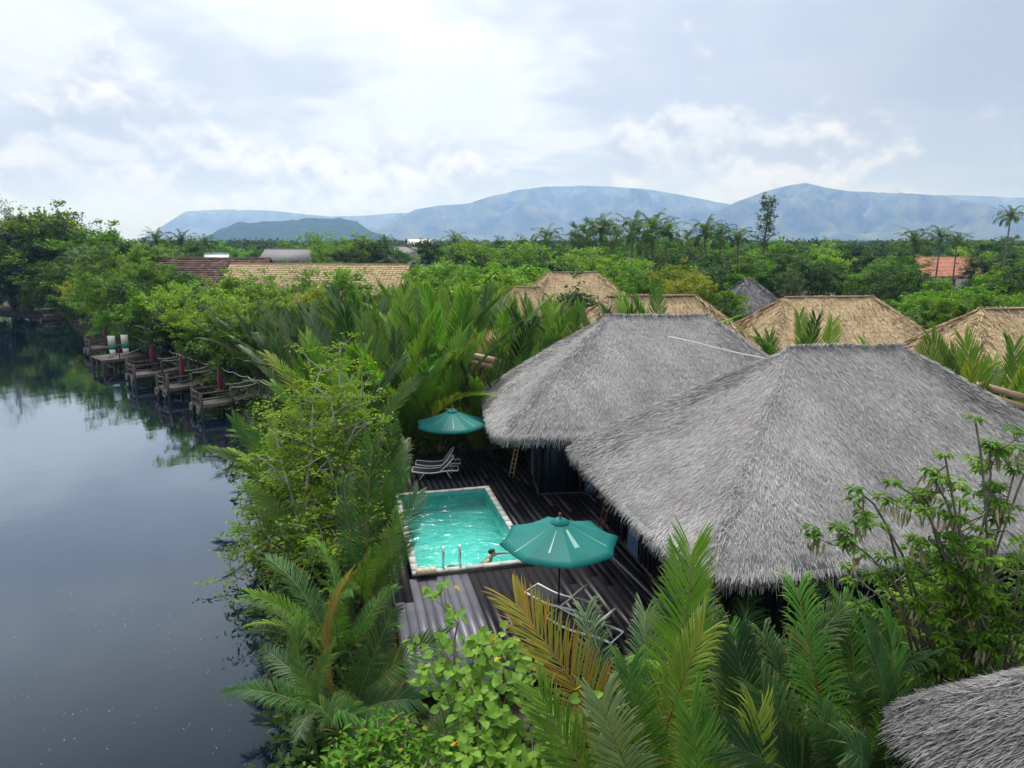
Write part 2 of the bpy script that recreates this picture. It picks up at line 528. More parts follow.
# ------------------------------------------------------------------ mountains and hills
def mountain(name, label, prof, dist, near, far, seed, trees=9.0, rough=0.30, step=3, mat='mount'):
    """prof: outline in the photograph (px, py); dist: metres to the crest; the slope falls to the plain at `near` and behind at `far`"""
    xs = np.array([p[0] for p in prof], float)
    ys = np.array([p[1] for p in prof], float)
    pxs = np.arange(xs[0], xs[-1] + 0.1, step)
    crest = []
    for px in pxs:
        p = at(px, np.interp(px, xs, ys), y=dist)
        crest.append((p.x, max(p.z, 0.0)))
    hmax = max(c[1] for c in crest)
    rows = np.concatenate([np.linspace(0, 1, 26), np.linspace(1.06, 2, 9)])
    V, F = [], []
    nx = len(pxs)
    for j, r in enumerate(rows):
        y = near + (dist - near) * r if r <= 1 else dist + (far - dist) * (r - 1)
        s = (r ** 1.25) if r <= 1 else (2 - r)
        for (x, z) in crest:
            xx = x * (y / dist) if r <= 1 else x
            q = Vector((xx / 900.0, y / 900.0, seed))
            rid = 1 - abs(mnoise.noise(q * 1.6)) * 2
            fb = mnoise.fractal(q * 3.0, 1.0, 2.0, 5)
            w = math.sin(math.pi * min(r, 1)) if r <= 1 else 0.0
            h = z * s + hmax * rough * w * (rid * 1.1 + fb * 1.3) * min(1, z / (0.35 * hmax + 1e-6))
            h += trees * mnoise.noise(Vector((xx / 45.0, y / 45.0, seed))) * (1 if s > 0.05 else 0)
            if r <= 1:
                h = min(h, (z - CAMZ) * (y / dist) + CAMZ + trees * 0.5)
            V.append((xx, y, max(h, -5) if s > 0.001 else -5))
    for j in range(len(rows) - 1):
        for i in range(nx - 1):
            a = j * nx + i
            F.append((a, a + 1, a + nx + 1, a + nx))
    o = MB().add(V, F).build(name, M[mat], smooth=True)
    tag(o, label, None, kind='structure')


mountain('mountain_range', 'long flat-topped blue mountain far behind the river bend', [(128, 242), (145, 237), (160, 228), (185, 212), (215, 209.5), (270, 211), (300, 214), (330, 217), (365, 216), (400, 213), (440, 211), (500, 214), (560, 222), (640, 238), (680, 243)], 9000, 6800, 10500, 1.3)
mountain('mountain_massif', 'broad blue mountain rising into cloud behind the plain', [(330, 244), (352, 240), (385, 227), (415, 210), (440, 206), (468, 204), (490, 197), (515, 191), (545, 187), (575, 186), (610, 187), (650, 190), (690, 197), (730, 205), (780, 222), (840, 238), (900, 244)], 7600, 5200, 9200, 4.1)
mountain('mountain_ridge', 'blue peaked mountain ridge behind the tall slender tree', [(600, 244), (655, 236), (700, 222), (735, 203), (765, 192), (790, 185.5), (806, 183.5), (825, 188), (850, 192), (900, 193), (945, 197), (990, 206), (1024, 214), (1080, 226), (1160, 243)], 6600, 4600, 8000, 7.7)
mountain('mountain_ridge', 'far blue ridge low at the side of the peaked mountain', [(820, 243), (870, 205), (905, 194), (940, 195), (985, 196.5), (1024, 198), (1100, 200), (1180, 215), (1260, 243)], 8600, 7200, 9800, 9.7)
mountain('wooded_hill', 'low dark wooded hill in front of the far mountains', [(190, 245), (205, 238), (222, 229), (238, 223), (262, 222), (290, 220), (315, 218), (340, 218), (356, 222), (372, 232), (392, 240), (410, 245)], 3000, 2400, 3600, 2.2, trees=9.0, rough=0.10, step=1, mat='hill')


# ------------------------------------------------------------------ thatched roofs
def roof_shape(Lr, run, W, ze, zr, p, n_end=28, n_side=10):
    out = []                                                     # (ridge point, plan offset)
    ph = np.linspace(-math.pi / 2, math.pi / 2, n_end)
    e = 2.0 / p
    for a in ph:
        c, s = abs(math.cos(a)) ** e, math.copysign(abs(math.sin(a)) ** e, a)
        out.append((Lr / 2, 0, run * c, W / 2 * s))
    for k in range(1, n_side):
        out.append((Lr / 2 - Lr * k / n_side, 0, 0, W / 2))
    for a in ph:
        c, s = abs(math.cos(a)) ** e, math.copysign(abs(math.sin(a)) ** e, a)
        out.append((-Lr / 2, 0, -run * c, -W / 2 * s))
    for k in range(1, n_side):
        out.append((-Lr / 2 + Lr * k / n_side, 0, 0, -W / 2))
    return np.array(out)


def thatch_roof(parent, Lr, run, W, ze, zr, p=7.0, n=30000, sw=0.035, sl=0.45, thick=0.34, rows=0.0, mat='thatch', under='thatch_under', seed=1, sag=-0.04, ridge_n=900, visible=None, rowj=0.32):
    rng = np.random.default_rng(seed)
    B = roof_shape(Lr, run, W, ze, zr, p)
    H = zr - ze
    nb = len(B)
    # body of the roof
    qs = np.array([0, 0.12, 0.25, 0.4, 0.55, 0.7, 0.82, 0.92, 1.0])
    V, F = [], []

    def wob(x, y):                                          # thatch settles unevenly
        return 0.018 * (np.sin(1.3 * x + 0.7 * y + seed) + np.sin(2.3 * y - 1.1 * x) + 0.7 * np.sin(3.1 * x + 2.7 * y + 2.0))

    def zq(q):
        return zr - H * q - sag * np.sin(np.pi * q) * H * 0.5
    for q in qs:
        for b in B:
            V.append((b[0] + q * b[2], b[1] + q * b[3], zq(q) + wob(b[0] + q * b[2], b[1] + q * b[3])))
    for q, dz in ((1.0, -thick), (0.90, -thick + 0.02 + H * 0.08), (0.5, H * 0.42 - 0.2)):
        for b in B:
            V.append((b[0] + q * b[2], b[1] + q * b[3], ze + dz))
    nr = len(qs) + 3
    for j in range(nr - 1):
        for i in range(nb):
            k = (i + 1) % nb
            F.append((j * nb + i, (j + 1) * nb + i, (j + 1) * nb + k, j * nb + k))
    body = MB().add(V, F).build('roof', M[under], parent, smooth=True)
    # strands
    nxt = np.roll(B, -1, axis=0)
    P0, P1 = B[:, :2] + B[:, 2:], nxt[:, :2] + nxt[:, 2:]
    R0, R1 = B[:, :2], nxt[:, :2]
    area = 0.5 * np.abs((P0[:, 0] - R0[:, 0]) * (P1[:, 1] - R0[:, 1]) - (P0[:, 1] - R0[:, 1]) * (P1[:, 0] - R0[:, 0])) + 0.5 * np.abs((P1[:, 0] - R0[:, 0]) * (R1[:, 1] - R0[:, 1]) - (P1[:, 1] - R0[:, 1]) * (R1[:, 0] - R0[:, 0]))
    if visible is not None:
        mid = (P0 + P1) / 2 - (R0 + R1) / 2
        area = area * np.array([1.0 if visible(m_[0], m_[1]) else 0.12 for m_ in mid])
    seg = rng.choice(nb, n, p=area / area.sum())
    f = rng.random(n)[:, None]
    r = R0[seg] * (1 - f) + R1[seg] * f
    o = (P0[seg] - R0[seg]) * (1 - f) + (P1[seg] - R1[seg]) * f
    tri = np.linalg.norm(R1[seg] - R0[seg], axis=1) < 1e-6
    u = rng.random(n)
    q = np.where(tri, np.sqrt(u), u)
    if rows:
        ol = np.linalg.norm(o, axis=1)
        st = rows / np.maximum(ol, 0.1)
        q = np.clip((np.floor(q / st) + 0.5 + rng.normal(0, rowj, n)) * st, 0.0, 1.0)

    def strands(r, o, q, below, ln, lift, hang, wid, yaw, tw):
        n = len(q)
        pos = np.concatenate([r + o * q[:, None], zq(q)[:, None]], axis=1)
        pos[:, 2] += wob(pos[:, 0], pos[:, 1]) - below
        dz = -H * (1 + sag * 0.5 * np.pi * np.cos(np.pi * q))
        D = np.concatenate([o, np.broadcast_to(dz[:, None], (n, 1))], axis=1)
        D /= np.linalg.norm(D, axis=1)[:, None]
        T = np.stack([-o[:, 1], o[:, 0], np.zeros(n)], axis=1)
        T /= np.maximum(np.linalg.norm(T, axis=1)[:, None], 1e-6)
        N = np.cross(T, D)
        N *= np.sign(N[:, 2])[:, None]
        d = D * np.cos(yaw)[:, None] + T * np.sin(yaw)[:, None]
        wv = T * np.cos(tw)[:, None] + N * np.sin(tw)[:, None]
        a = pos + N * 0.012
        m_ = a + d * (ln * 0.55)[:, None] + N * (lift * 0.8)[:, None]
        b = a + d * ln[:, None] + N * lift[:, None]
        m_[:, 2] -= hang * 0.35
        b[:, 2] -= hang
        h = wid[:, None] * 0.5
        VV = np.stack([a - wv * h, a + wv * h, b + wv * h * 0.4, b - wv * h * 0.4], axis=1)
        FF = np.arange(n)[:, None] * 4 + np.array([[0, 1, 2, 3]])
        return VV.reshape(-1, 3), FF
    mb = MB()
    L = np.linalg.norm(np.concatenate([o, np.full((n, 1), H)], axis=1), axis=1)
    q = q * (1 - 0.25 * sl / L)
    mb.add(*strands(r, o, q, np.zeros(n), sl * (0.6 + 0.8 * rng.random(n)), 0.008 + np.abs(rng.normal(0, 0.018, n)), np.where(q > 0.93, 0.06, 0.0) * rng.random(n) * 2, sw * (0.6 + 0.8 * rng.random(n)), rng.normal(0, 0.28, n), rng.normal(0, 0.36, n)))
    # thick fringe along the eave
    el = np.linalg.norm(P1 - P0, axis=1)
    ne = int(el.sum() * 2.6 / sw)
    seg = rng.choice(nb, ne, p=el / el.sum())
    f = rng.random(ne)[:, None]
    r = R0[seg] * (1 - f) + R1[seg] * f
    o = (P0[seg] - R0[seg]) * (1 - f) + (P1[seg] - R1[seg]) * f
    mb.add(*strands(r, o, 0.965 + 0.035 * rng.random(ne), rng.random(ne) * thick * 0.9, sl * (0.4 + 0.7 * rng.random(ne)), rng.normal(0, 0.02, ne), 0.05 + 0.16 * rng.random(ne), sw * (0.7 + 0.7 * rng.random(ne)), rng.normal(0, 0.2, ne), rng.normal(0, 0.7, ne)))
    # tufts over the ridge
    if ridge_n:
        x = (rng.random(ridge_n) - 0.5) * (Lr + 0.4)
        sgn = np.where(rng.random(ridge_n) < 0.5, -1.0, 1.0)
        r = np.stack([x, sgn * -0.10], axis=1)
        o = np.stack([rng.normal(0, 0.3, ridge_n), sgn * W / 2], axis=1)
        mb.add(*strands(r, o, np.zeros(ridge_n), -0.05 - 0.08 * rng.random(ridge_n), sl * (0.7 + rng.random(ridge_n)), rng.normal(0.0, 0.03, ridge_n), np.zeros(ridge_n), sw * (0.8 + 0.6 * rng.random(ridge_n)), rng.normal(0, 0.25, ridge_n), rng.normal(0, 0.5, ridge_n)))
    # rolls of thatch along the hips
    if ridge_n:
        nh = ridge_n * 4
        sx = np.where(rng.random(nh) < 0.5, -1.0, 1.0)
        sy = np.where(rng.random(nh) < 0.5, -1.0, 1.0)
        cc = 0.7071 ** (2.0 / p)
        r = np.stack([sx * Lr / 2, rng.normal(0, 0.02, nh)], axis=1)
        o = np.stack([sx * run * cc, sy * W / 2 * cc], axis=1)
        r = r + np.stack([-o[:, 1], o[:, 0]], axis=1) / np.linalg.norm(o, axis=1)[:, None] * rng.normal(0, 0.09, nh)[:, None]
        mb.add(*strands(r, o, rng.random(nh) ** 0.8 * 0.97, -0.02 - 0.07 * rng.random(nh), sl * (0.8 + 0.9 * rng.random(nh)), rng.normal(0.0, 0.03, nh), np.zeros(nh), sw * (0.8 + 0.6 * rng.random(nh)), rng.normal(0, 0.75, nh), rng.normal(0, 0.6, nh)))
    th = mb.build('thatch', M[mat], body)
    tag(th, kind='stuff')
    return body
# ------------------------------------------------------------------ the villa: two thatched halls, deck, pool
DECK_Z = 1.0
ROT = math.radians(13.9)
U = Vector((-math.sin(ROT), math.cos(ROT), 0))       # along the pool, away from the camera
W_ = Vector((math.cos(ROT), math.sin(ROT), 0))       # across, towards the villa
P0 = Vector((-3.0, 19.25, 0))                         # near corner of the pool by the river


def loc(s, t, z=0.0):
    return P0 + W_ * s + U * t + Vector((0, 0, z))


def hall_walls(parent, hx, hy, z0, z1, doors, pw=0.16):
    """timber wall panels, glass doors and posts of a hall; local frame, half sizes hx, hy; doors: on which sides"""
    posts = []
    for side in ('w', 's', 'e', 'n'):
        n = max(2, int(round((2 * hy if side in 'we' else 2 * hx) / 1.55)))
        for k in range(n):
            a0, a1 = -1 + 2 * k / n, -1 + 2 * (k + 1) / n
            if side in 'we':
                x = -hx if side == 'w' else hx
                a, b = Vector((x, a0 * hy, 0)), Vector((x, a1 * hy, 0))
            else:
                y = -hy if side == 's' else hy
                a, b = Vector((a0 * hx, y, 0)), Vector((a1 * hx, y, 0))
            d = (b - a).normalized()
            posts.append(a)
            inn = -Vector((a.x + b.x, a.y + b.y, 0)).normalized() * 0
            zc = Vector((0, 0, (z0 + z1) / 2))
            if side in doors and k % 2 == 1:
                c = (a + b) / 2 + zc
                g_ = MB().beam(a + d * 0.1 + zc, b - d * 0.1 + zc, 0.04, z1 - z0 - 0.2)
                o = g_.build('glass_door', M['glass'], parent)
                fm = MB()
                for zz in (z0 + 0.06, z1 - 0.06):
                    fm.beam(a + d * 0.1 + Vector((0, 0, zz)), b - d * 0.1 + Vector((0, 0, zz)), 0.09, 0.08)
                fm.beam(c - Vector((0, 0, (z1 - z0) / 2 - 0.1)), c + Vector((0, 0, (z1 - z0) / 2 - 0.1)), 0.08, 0.07)
                fm.build('door_frame', M['darkwood'], o)
                # curtain drawn to one side, hung just in front of the pane
                nrm = Vector((-1, 0, 0)) if side == 'w' else Vector((0, -1, 0))
                if side in 'we' or k % 4 == 1:
                    V, F = [], []
                    nn = 22
                    for i in range(nn + 1):
                        f = i / nn * 0.62
                        q = a + d * (0.16 + f * ((b - a).length - 0.3)) + nrm * (0.09 + 0.035 * math.sin(i * 1.9))
                        V += [(q.x, q.y, z0 + 0.06), (q.x, q.y, z1 - 0.12)]
                    F = [(2 * i, 2 * i + 2, 2 * i + 3, 2 * i + 1) for i in range(nn)]
                    MB().add(V, F).build('curtain', M['curtain'], o)
            else:
                m = MB()
                m.beam(a + d * 0.03 + zc, b - d * 0.03 + zc, 0.06, z1 - z0)
                o = m.build('wall_panel', M['blackwall'], parent)
                bt = MB()
                nb = 5
                for i in range(1, nb):
                    q = a + (b - a) * (i / nb)
                    off = Vector((-0.045, 0, 0)) if side == 'w' else Vector((0.045, 0, 0)) if side == 'e' else Vector((0, -0.045, 0)) if side == 's' else Vector((0, 0.045, 0))
                    bt.box(q + off + zc, (0.05, 0.05, z1 - z0 - 0.02))
                bt.build('batten', M['blackwall'], o)
    for q in posts:
        MB().box(q + Vector((0, 0, (z0 + z1) / 2)), (pw, pw, z1 - z0 + 0.03)).build('post', M['darkwood'], parent)
    MB().box((0, 0, z1 + 0.06), (2 * hx + 0.3, 2 * hy + 0.3, 0.12)).build('wall_plate', M['darkwood'], parent)
    MB().box((0, 0, z0 - 0.35), (2 * hx + 0.25, 2 * hy + 0.25, 0.69)).build('plinth', M['darkwood'], parent)


# front hall
rF = math.radians(12.5)
uF = Vector((-math.sin(rF), math.cos(rF), 0))
vF = Vector((math.cos(rF), math.sin(rF), 0))
A = Vector((4.15, 13.85, 0))
D_F, RUN_F, LR_F = 10.9, 5.5, 3.7
cF = A + vF * (RUN_F + LR_F / 2) + uF * (D_F / 2)
vf = thing('thatched_hall', 'large grey thatched hall with hipped roof beside the pool, closest to the tree', 'building', (cF.x, cF.y, 0), rF, 'grey thatched halls of the villa')
thatch_roof(vf, LR_F, RUN_F, D_F, 3.72, 7.8, p=11.0, n=250000, sw=0.017, sl=0.20, rows=0.26, rowj=0.36, seed=3, visible=lambda x, y: x < 1 or y < 0)
hall_walls(vf, RUN_F + LR_F / 2 - 1.35, D_F / 2 - 1.35, 1.02, 3.9, 'w')

# rear hall
rB = math.radians(4.5)
uB = Vector((-math.sin(rB), math.cos(rB), 0))
vB = Vector((math.cos(rB), math.sin(rB), 0))
Bc = Vector((-0.75, 25.1, 0))
D_B, RUN_B, LR_B = 10.4, 5.5, 4.4
cB = Bc + vB * (RUN_B + LR_B / 2) + uB * (D_B / 2)
vb = thing('thatched_hall', 'grey thatched hall behind, its roof corner next to the farther umbrella', 'building', (cB.x, cB.y, 0), rB, 'grey thatched halls of the villa')
rb = thatch_roof(vb, LR_B, RUN_B, D_B, 3.72, 7.65, p=7.0, n=200000, sw=0.021, sl=0.23, rows=0.30, rowj=0.36, seed=5, visible=lambda x, y: x < 1 or y < 0)
hall_walls(vb, RUN_B + LR_B / 2 - 2.0, D_B / 2 - 1.2, 1.02, 3.9, 'ws')
# white pipe laid over the thatch
inv = Matrix.Translation((cB.x, cB.y, 0)) @ Matrix.Rotation(rB, 4, 'Z')
inv.invert()
a_, b_ = at(668, 336.5, y=28.6), at(775, 361, y=26.4)
pp = MB().tube([inv @ (a_ + (b_ - a_) * (i / 8.0) + Vector((0, 0, 0.02 * math.sin(i)))) for i in range(9)], 0.022, 6).build('roof_pipe', M['white'], vb, smooth=True)

# small roof at the edge, close to the camera
rS = math.radians(12.5)
vS = Vector((math.cos(rS), math.sin(rS), 0))
uS = Vector((-math.sin(rS), math.cos(rS), 0))
Sc = Vector((5.75, 10.05, 0))
cS = Sc + vS * 4.6 - uS * 3.4
vs = thing('thatched_hut', 'dark grey thatched hut whose roof juts in below the leafy tree', 'building', (cS.x, cS.y, 0), rS)
thatch_roof(vs, 2.4, 3.4, 6.8, 3.6, 6.5, p=7.0, n=90000, sw=0.018, sl=0.26, mat='thatch_dark', seed=8, visible=lambda x, y: y > 0 or x < 0)
hall_walls(vs, 4.6 - 1.2, 3.4 - 1.1, 0.9, 3.8, '')

# ---- deck
S_L, S_R, T_N, T_F = -0.62, 7.9, -5.4, 12.4
PL, PW = 7.0, 3.85
deck = thing('pool_deck', 'dark timber deck of long planks around the pool', 'deck', P0 + Vector((0, 0, DECK_Z)), ROT)
rng = random.Random(4)
pw_ = 0.255
k = 0
s = S_L
plank_cache = {}
while s < S_R:
    w = pw_
    runs = [(T_N, T_F)]
    if s + w > -0.02 and s < PW + 0.02:
        runs = [(T_N, -0.03), (PL + 0.03, T_F)]
    for (t0, t1) in runs:
        cut = [t0]
        t = t0 + rng.uniform(3.0, 7.5)
        while t < t1 - 2.5:
            cut.append(t)
            t += rng.uniform(6.0, 9.0)
        cut.append(t1)
        for a_, b_ in zip(cut[:-1], cut[1:]):
            grey = b_ < 0.2 and (s < 1.5 or (s < 2.1 and rng.random() < 0.5))  # lavender-grey boards on the near deck, river side
            o = MB().box((0, 0, 0), (w - 0.011, b_ - a_ - 0.010, 0.05)).build('plank', M['deckwood_grey' if grey else 'deckwood'], deck)
            o.location = (s + w / 2, (a_ + b_) / 2, -0.025 + rng.uniform(-0.004, 0.004))
            o.rotation_euler = (0, rng.uniform(-0.001, 0.001), 0)
    s += w
# joists, fascia and stilts under the planks
for i, t in enumerate(np.arange(T_N + 0.3, T_F, 1.45)):
    segs = [(S_L + 0.06, S_R - 0.06)] if (t < -0.2 or t > PL + 0.2) else [(S_L + 0.06, -0.2), (PW + 0.3, S_R - 2.2)]
    for a_, b_ in segs:
        MB().box(((a_ + b_) / 2, t, -0.13), (b_ - a_, 0.09, 0.15)).build('joist', M['darkwood'], deck)
    MB().box((S_L + 0.2, t, -0.75), (0.16, 0.16, 1.1)).build('stilt', M['darkwood'], deck)
MB().box((S_L - 0.02, (T_N + T_F) / 2, -0.10), (0.05, T_F - T_N, 0.2)).build('fascia', M['darkwood'], deck)
MB().box(((S_L + S_R) / 2, T_N - 0.03, -0.10), (S_R - S_L, 0.05, 0.2)).build('fascia', M['darkwood'], deck)
# narrow grey strip on the deck along the hall side
MB().beam(deck.matrix_basis.inverted() @ at(606, 551, z=DECK_Z + 0.035), deck.matrix_basis.inverted() @ at(690, 632, z=DECK_Z + 0.035), 0.07, 0.05).build('deck_strip', M['rooftile_grey'], deck)

# ---- pool
pool = thing('swimming_pool', 'small rectangular turquoise pool with pale stone edge set in the dark deck', 'pool', P0 + Vector((0, 0, DECK_Z)), ROT)
CW = 0.22
zc = 0.13
shell = MB()
x0, x1, y0, y1, zb = CW, PW - CW, CW, PL - CW, -0.58
shell.add([(x0, y0, zb), (x1, y0, zb), (x1, y1, zb), (x0, y1, zb), (x0, y0, zc - 0.07), (x1, y0, zc - 0.07), (x1, y1, zc - 0.07), (x0, y1, zc - 0.07)],
          [(0, 1, 2, 3), (0, 4, 5, 1), (1, 5, 6, 2), (2, 6, 7, 3), (3, 7, 4, 0)])
shell.build('basin', M['pool_tile'], pool)
sk = MB()
for a_, b_ in (((0.03, 0.03), (PW - 0.03, 0.03)), ((PW - 0.03, 0.03), (PW - 0.03, PL - 0.03)), ((PW - 0.03, PL - 0.03), (0.03, PL - 0.03)), ((0.03, PL - 0.03), (0.03, 0.03))):
    sk.beam((*a_, -0.2), (*b_, -0.2), 0.05, 0.55)
tag(sk.build('skirt', M['darkwood'], pool))
rng = random.Random(9)


def coping(xa, ya, xb, yb):
    L = math.hypot(xb - xa, yb - ya)
    n = int(round(L / 0.52))
    for i in range(n):
        f = (i + 0.5) / n
        o = MB().box((0, 0, 0), ((CW if xa == xb else L / n) - 0.012, (CW if ya == yb else L / n) - 0.012, 0.07)).build('coping_stone', M['stone'], pool)
        o.location = (xa + (xb - xa) * f, ya + (yb - ya) * f, zc - 0.035 + rng.uniform(-0.003, 0.003))


coping(0, CW / 2, PW, CW / 2)
coping(0, PL - CW / 2, PW, PL - CW / 2)
coping(CW / 2, CW, CW / 2, PL - CW)
coping(PW - CW / 2, CW, PW - CW / 2, PL - CW)
# water with real ripples
nx, ny = 90, 180
V, F = [], []
for j in range(ny + 1):
    for i in range(nx + 1):
        x, y = x0 + (x1 - x0) * i / nx, y0 + (y1 - y0) * j / ny
        d = math.hypot(x - 2.55, y - 1.05)
        h = 0.016 * mnoise.noise(Vector((x * 1.7, y * 3.4, 0.3))) + 0.010 * mnoise.noise(Vector((x * 3.6 + 4, y * 6.5, 1.3))) + 0.003 * mnoise.noise(Vector((x * 9, y * 13, 2.3)))
        h += 0.009 * math.sin(d * 9.0) * math.exp(-d * 0.8)
        V.append((x, y, -0.005 + h))
for j in range(ny):
    for i in range(nx):
        a_ = j * (nx + 1) + i
        F.append((a_, a_ + 1, a_ + nx + 2, a_ + nx + 1))
MB().add(V, F).build('pool_water', M['poolwater'], pool, smooth=True)
# ladder: two hooped grab rails and steps
for i, sx in enumerate((0.98, 1.50)):
    pts = [(sx, 0.16, zc), (sx, 0.16, zc + 0.45), (sx, 0.20, zc + 0.60), (sx, 0.30, zc + 0.66), (sx, 0.42, zc + 0.60), (sx, 0.46, zc + 0.45), (sx, 0.47, -0.55)]
    MB().tube(pts, 0.024, 8).build('grab_rail', M['chrome'], pool, smooth=True)
for z in (-0.15, -0.40):
    MB().box((1.24, 0.47, z), (0.5, 0.08, 0.03)).build('ladder_step', M['chrome'], pool)
sl = MB().box((0, 0, 0.0), (0.62, 0.30, 0.10), taper=0.94)
for i in range(3):
    sl.box((-0.2 + 0.2 * i, 0, 0.056), (0.17, 0.25, 0.014))
o = sl.build('stone_slab', M['beige'], loc=loc(0.42, 0.03, DECK_Z + zc + 0.052))
o.rotation_euler = (0, 0, ROT)
tag(o, 'beige slab lying on the pool edge beside the ladder', 'slab')


# ---- umbrellas
def umbrella(px, label, R=1.6, ht=2.8, drop=0.62, rz=0.2, marks=()):
    t = thing('patio_umbrella', label, 'umbrella', (px.x, px.y, DECK_Z), rz, 'open teal umbrellas on the deck')
    MB().tube([(0, 0, 0.05), (0, 0, ht + 0.02)], 0.026, 8).build('pole', M['darkwood'], t, smooth=True)
    MB().lathe([(0, 0.0), (0.30, 0.0), (0.30, 0.05), (0.06, 0.09), (0.045, 0.32), (0, 0.32)], 16).build('base', M['sling'], t)
    MB().lathe([(0, ht), (0.035, ht + 0.03), (0.045, ht + 0.075), (0.02, ht + 0.12), (0, ht + 0.13)], 10).build('finial', M['redwood'], t, smooth=True)
    n = 8
    zr_ = ht - drop

    def surf(k, f, r, lift=0.0):
        a0, a1 = 2 * math.pi * k / n, 2 * math.pi * (k + 1) / n
        p = Vector((math.cos(a0), math.sin(a0), 0)) * (1 - f) + Vector((math.cos(a1), math.sin(a1), 0)) * f
        z = ht - 0.04 - drop * r ** 0.92
        sagz = -0.055 * math.sin(math.pi * f) * r * (0.4 + 0.6 * r) - 0.035 * math.sin(math.pi * r)
        scal = 1 - 0.028 * math.sin(math.pi * f) * (r > 0.95)
        return Vector((p.x * R * r * scal, p.y * R * r * scal, z + sagz + lift))
    rs = [0.0, 0.16, 0.34, 0.52, 0.7, 0.86, 1.0]
    fs = [0, 0.17, 0.34, 0.5, 0.66, 0.83, 1.0]
    for k in range(n):
        V = [tuple(surf(k, f, r)) for r in rs for f in fs]
        m_ = len(fs)
        F = [(j * m_ + i, (j + 1) * m_ + i, (j + 1) * m_ + i + 1, j * m_ + i + 1) for j in range(len(rs) - 1) for i in range(m_ - 1)]
        # hem hanging at the rim
        V += [(v[0], v[1], v[2] - 0.045) for v in V[-m_:]]
        b0 = len(V) - 2 * m_
        F += [(b0 + i, b0 + m_ + i, b0 + m_ + i + 1, b0 + i + 1) for i in range(m_ - 1)]
        MB().add(V, F).build('canopy_panel', M['teal'], t, smooth=True)
        e0, e1 = surf(k, 0, 0.03, -0.03), surf(k, 0, 0.985, -0.03)
        MB().tube([tuple(surf(k, 0, 0.03 + 0.955 * i / 5, -0.03)) for i in range(6)], 0.011, 5).build('rib', M['darkwood'], t)
        hub = Vector((0, 0, ht - 0.85))
        MB().tube([hub, tuple(surf(k, 0, 0.55, -0.04))], 0.009, 4).build('strut', M['darkwood'], t)
    # vent cap
    V, F = [], []
    for k in range(n):
        V.append(tuple(surf(k, 0, 0.15, 0.04)))
    V.append((0, 0, ht + 0.015))
    for k in range(n):
        V.append(tuple(surf(k, 0, 0.16, 0.012)))
    F = [(k, (k + 1) % n, n) for k in range(n)] + [(n + 1 + k, n + 1 + (k + 1) % n, (k + 1) % n, k) for k in range(n)]
    MB().add(V, F).build('vent_cap', M['teal'], t)
    # thin pale strips that paint glare onto the cloth
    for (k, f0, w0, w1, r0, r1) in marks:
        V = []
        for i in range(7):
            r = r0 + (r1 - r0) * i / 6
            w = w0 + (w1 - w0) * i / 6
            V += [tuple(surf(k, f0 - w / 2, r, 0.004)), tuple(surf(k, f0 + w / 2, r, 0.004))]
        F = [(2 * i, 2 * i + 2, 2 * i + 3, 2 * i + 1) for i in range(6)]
        MB().add(V, F).build('glare_streak', M['teal_pale'], t)
    return t


un = at(560, 517, y=17.3)
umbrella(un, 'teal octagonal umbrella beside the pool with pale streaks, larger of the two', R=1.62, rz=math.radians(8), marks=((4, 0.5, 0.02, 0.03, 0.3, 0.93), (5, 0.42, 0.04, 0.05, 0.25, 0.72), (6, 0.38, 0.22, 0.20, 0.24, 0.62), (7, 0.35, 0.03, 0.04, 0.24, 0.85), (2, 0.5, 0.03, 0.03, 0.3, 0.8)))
uf = at(452, 407, y=29.4)
umbrella(uf, 'teal octagonal umbrella at the far end of the deck over two white loungers', R=1.62, rz=math.radians(30), marks=((5, 0.5, 0.02, 0.03, 0.3, 0.8), (6, 0.55, 0.03, 0.03, 0.3, 0.85), (4, 0.4, 0.02, 0.02, 0.3, 0.7)))


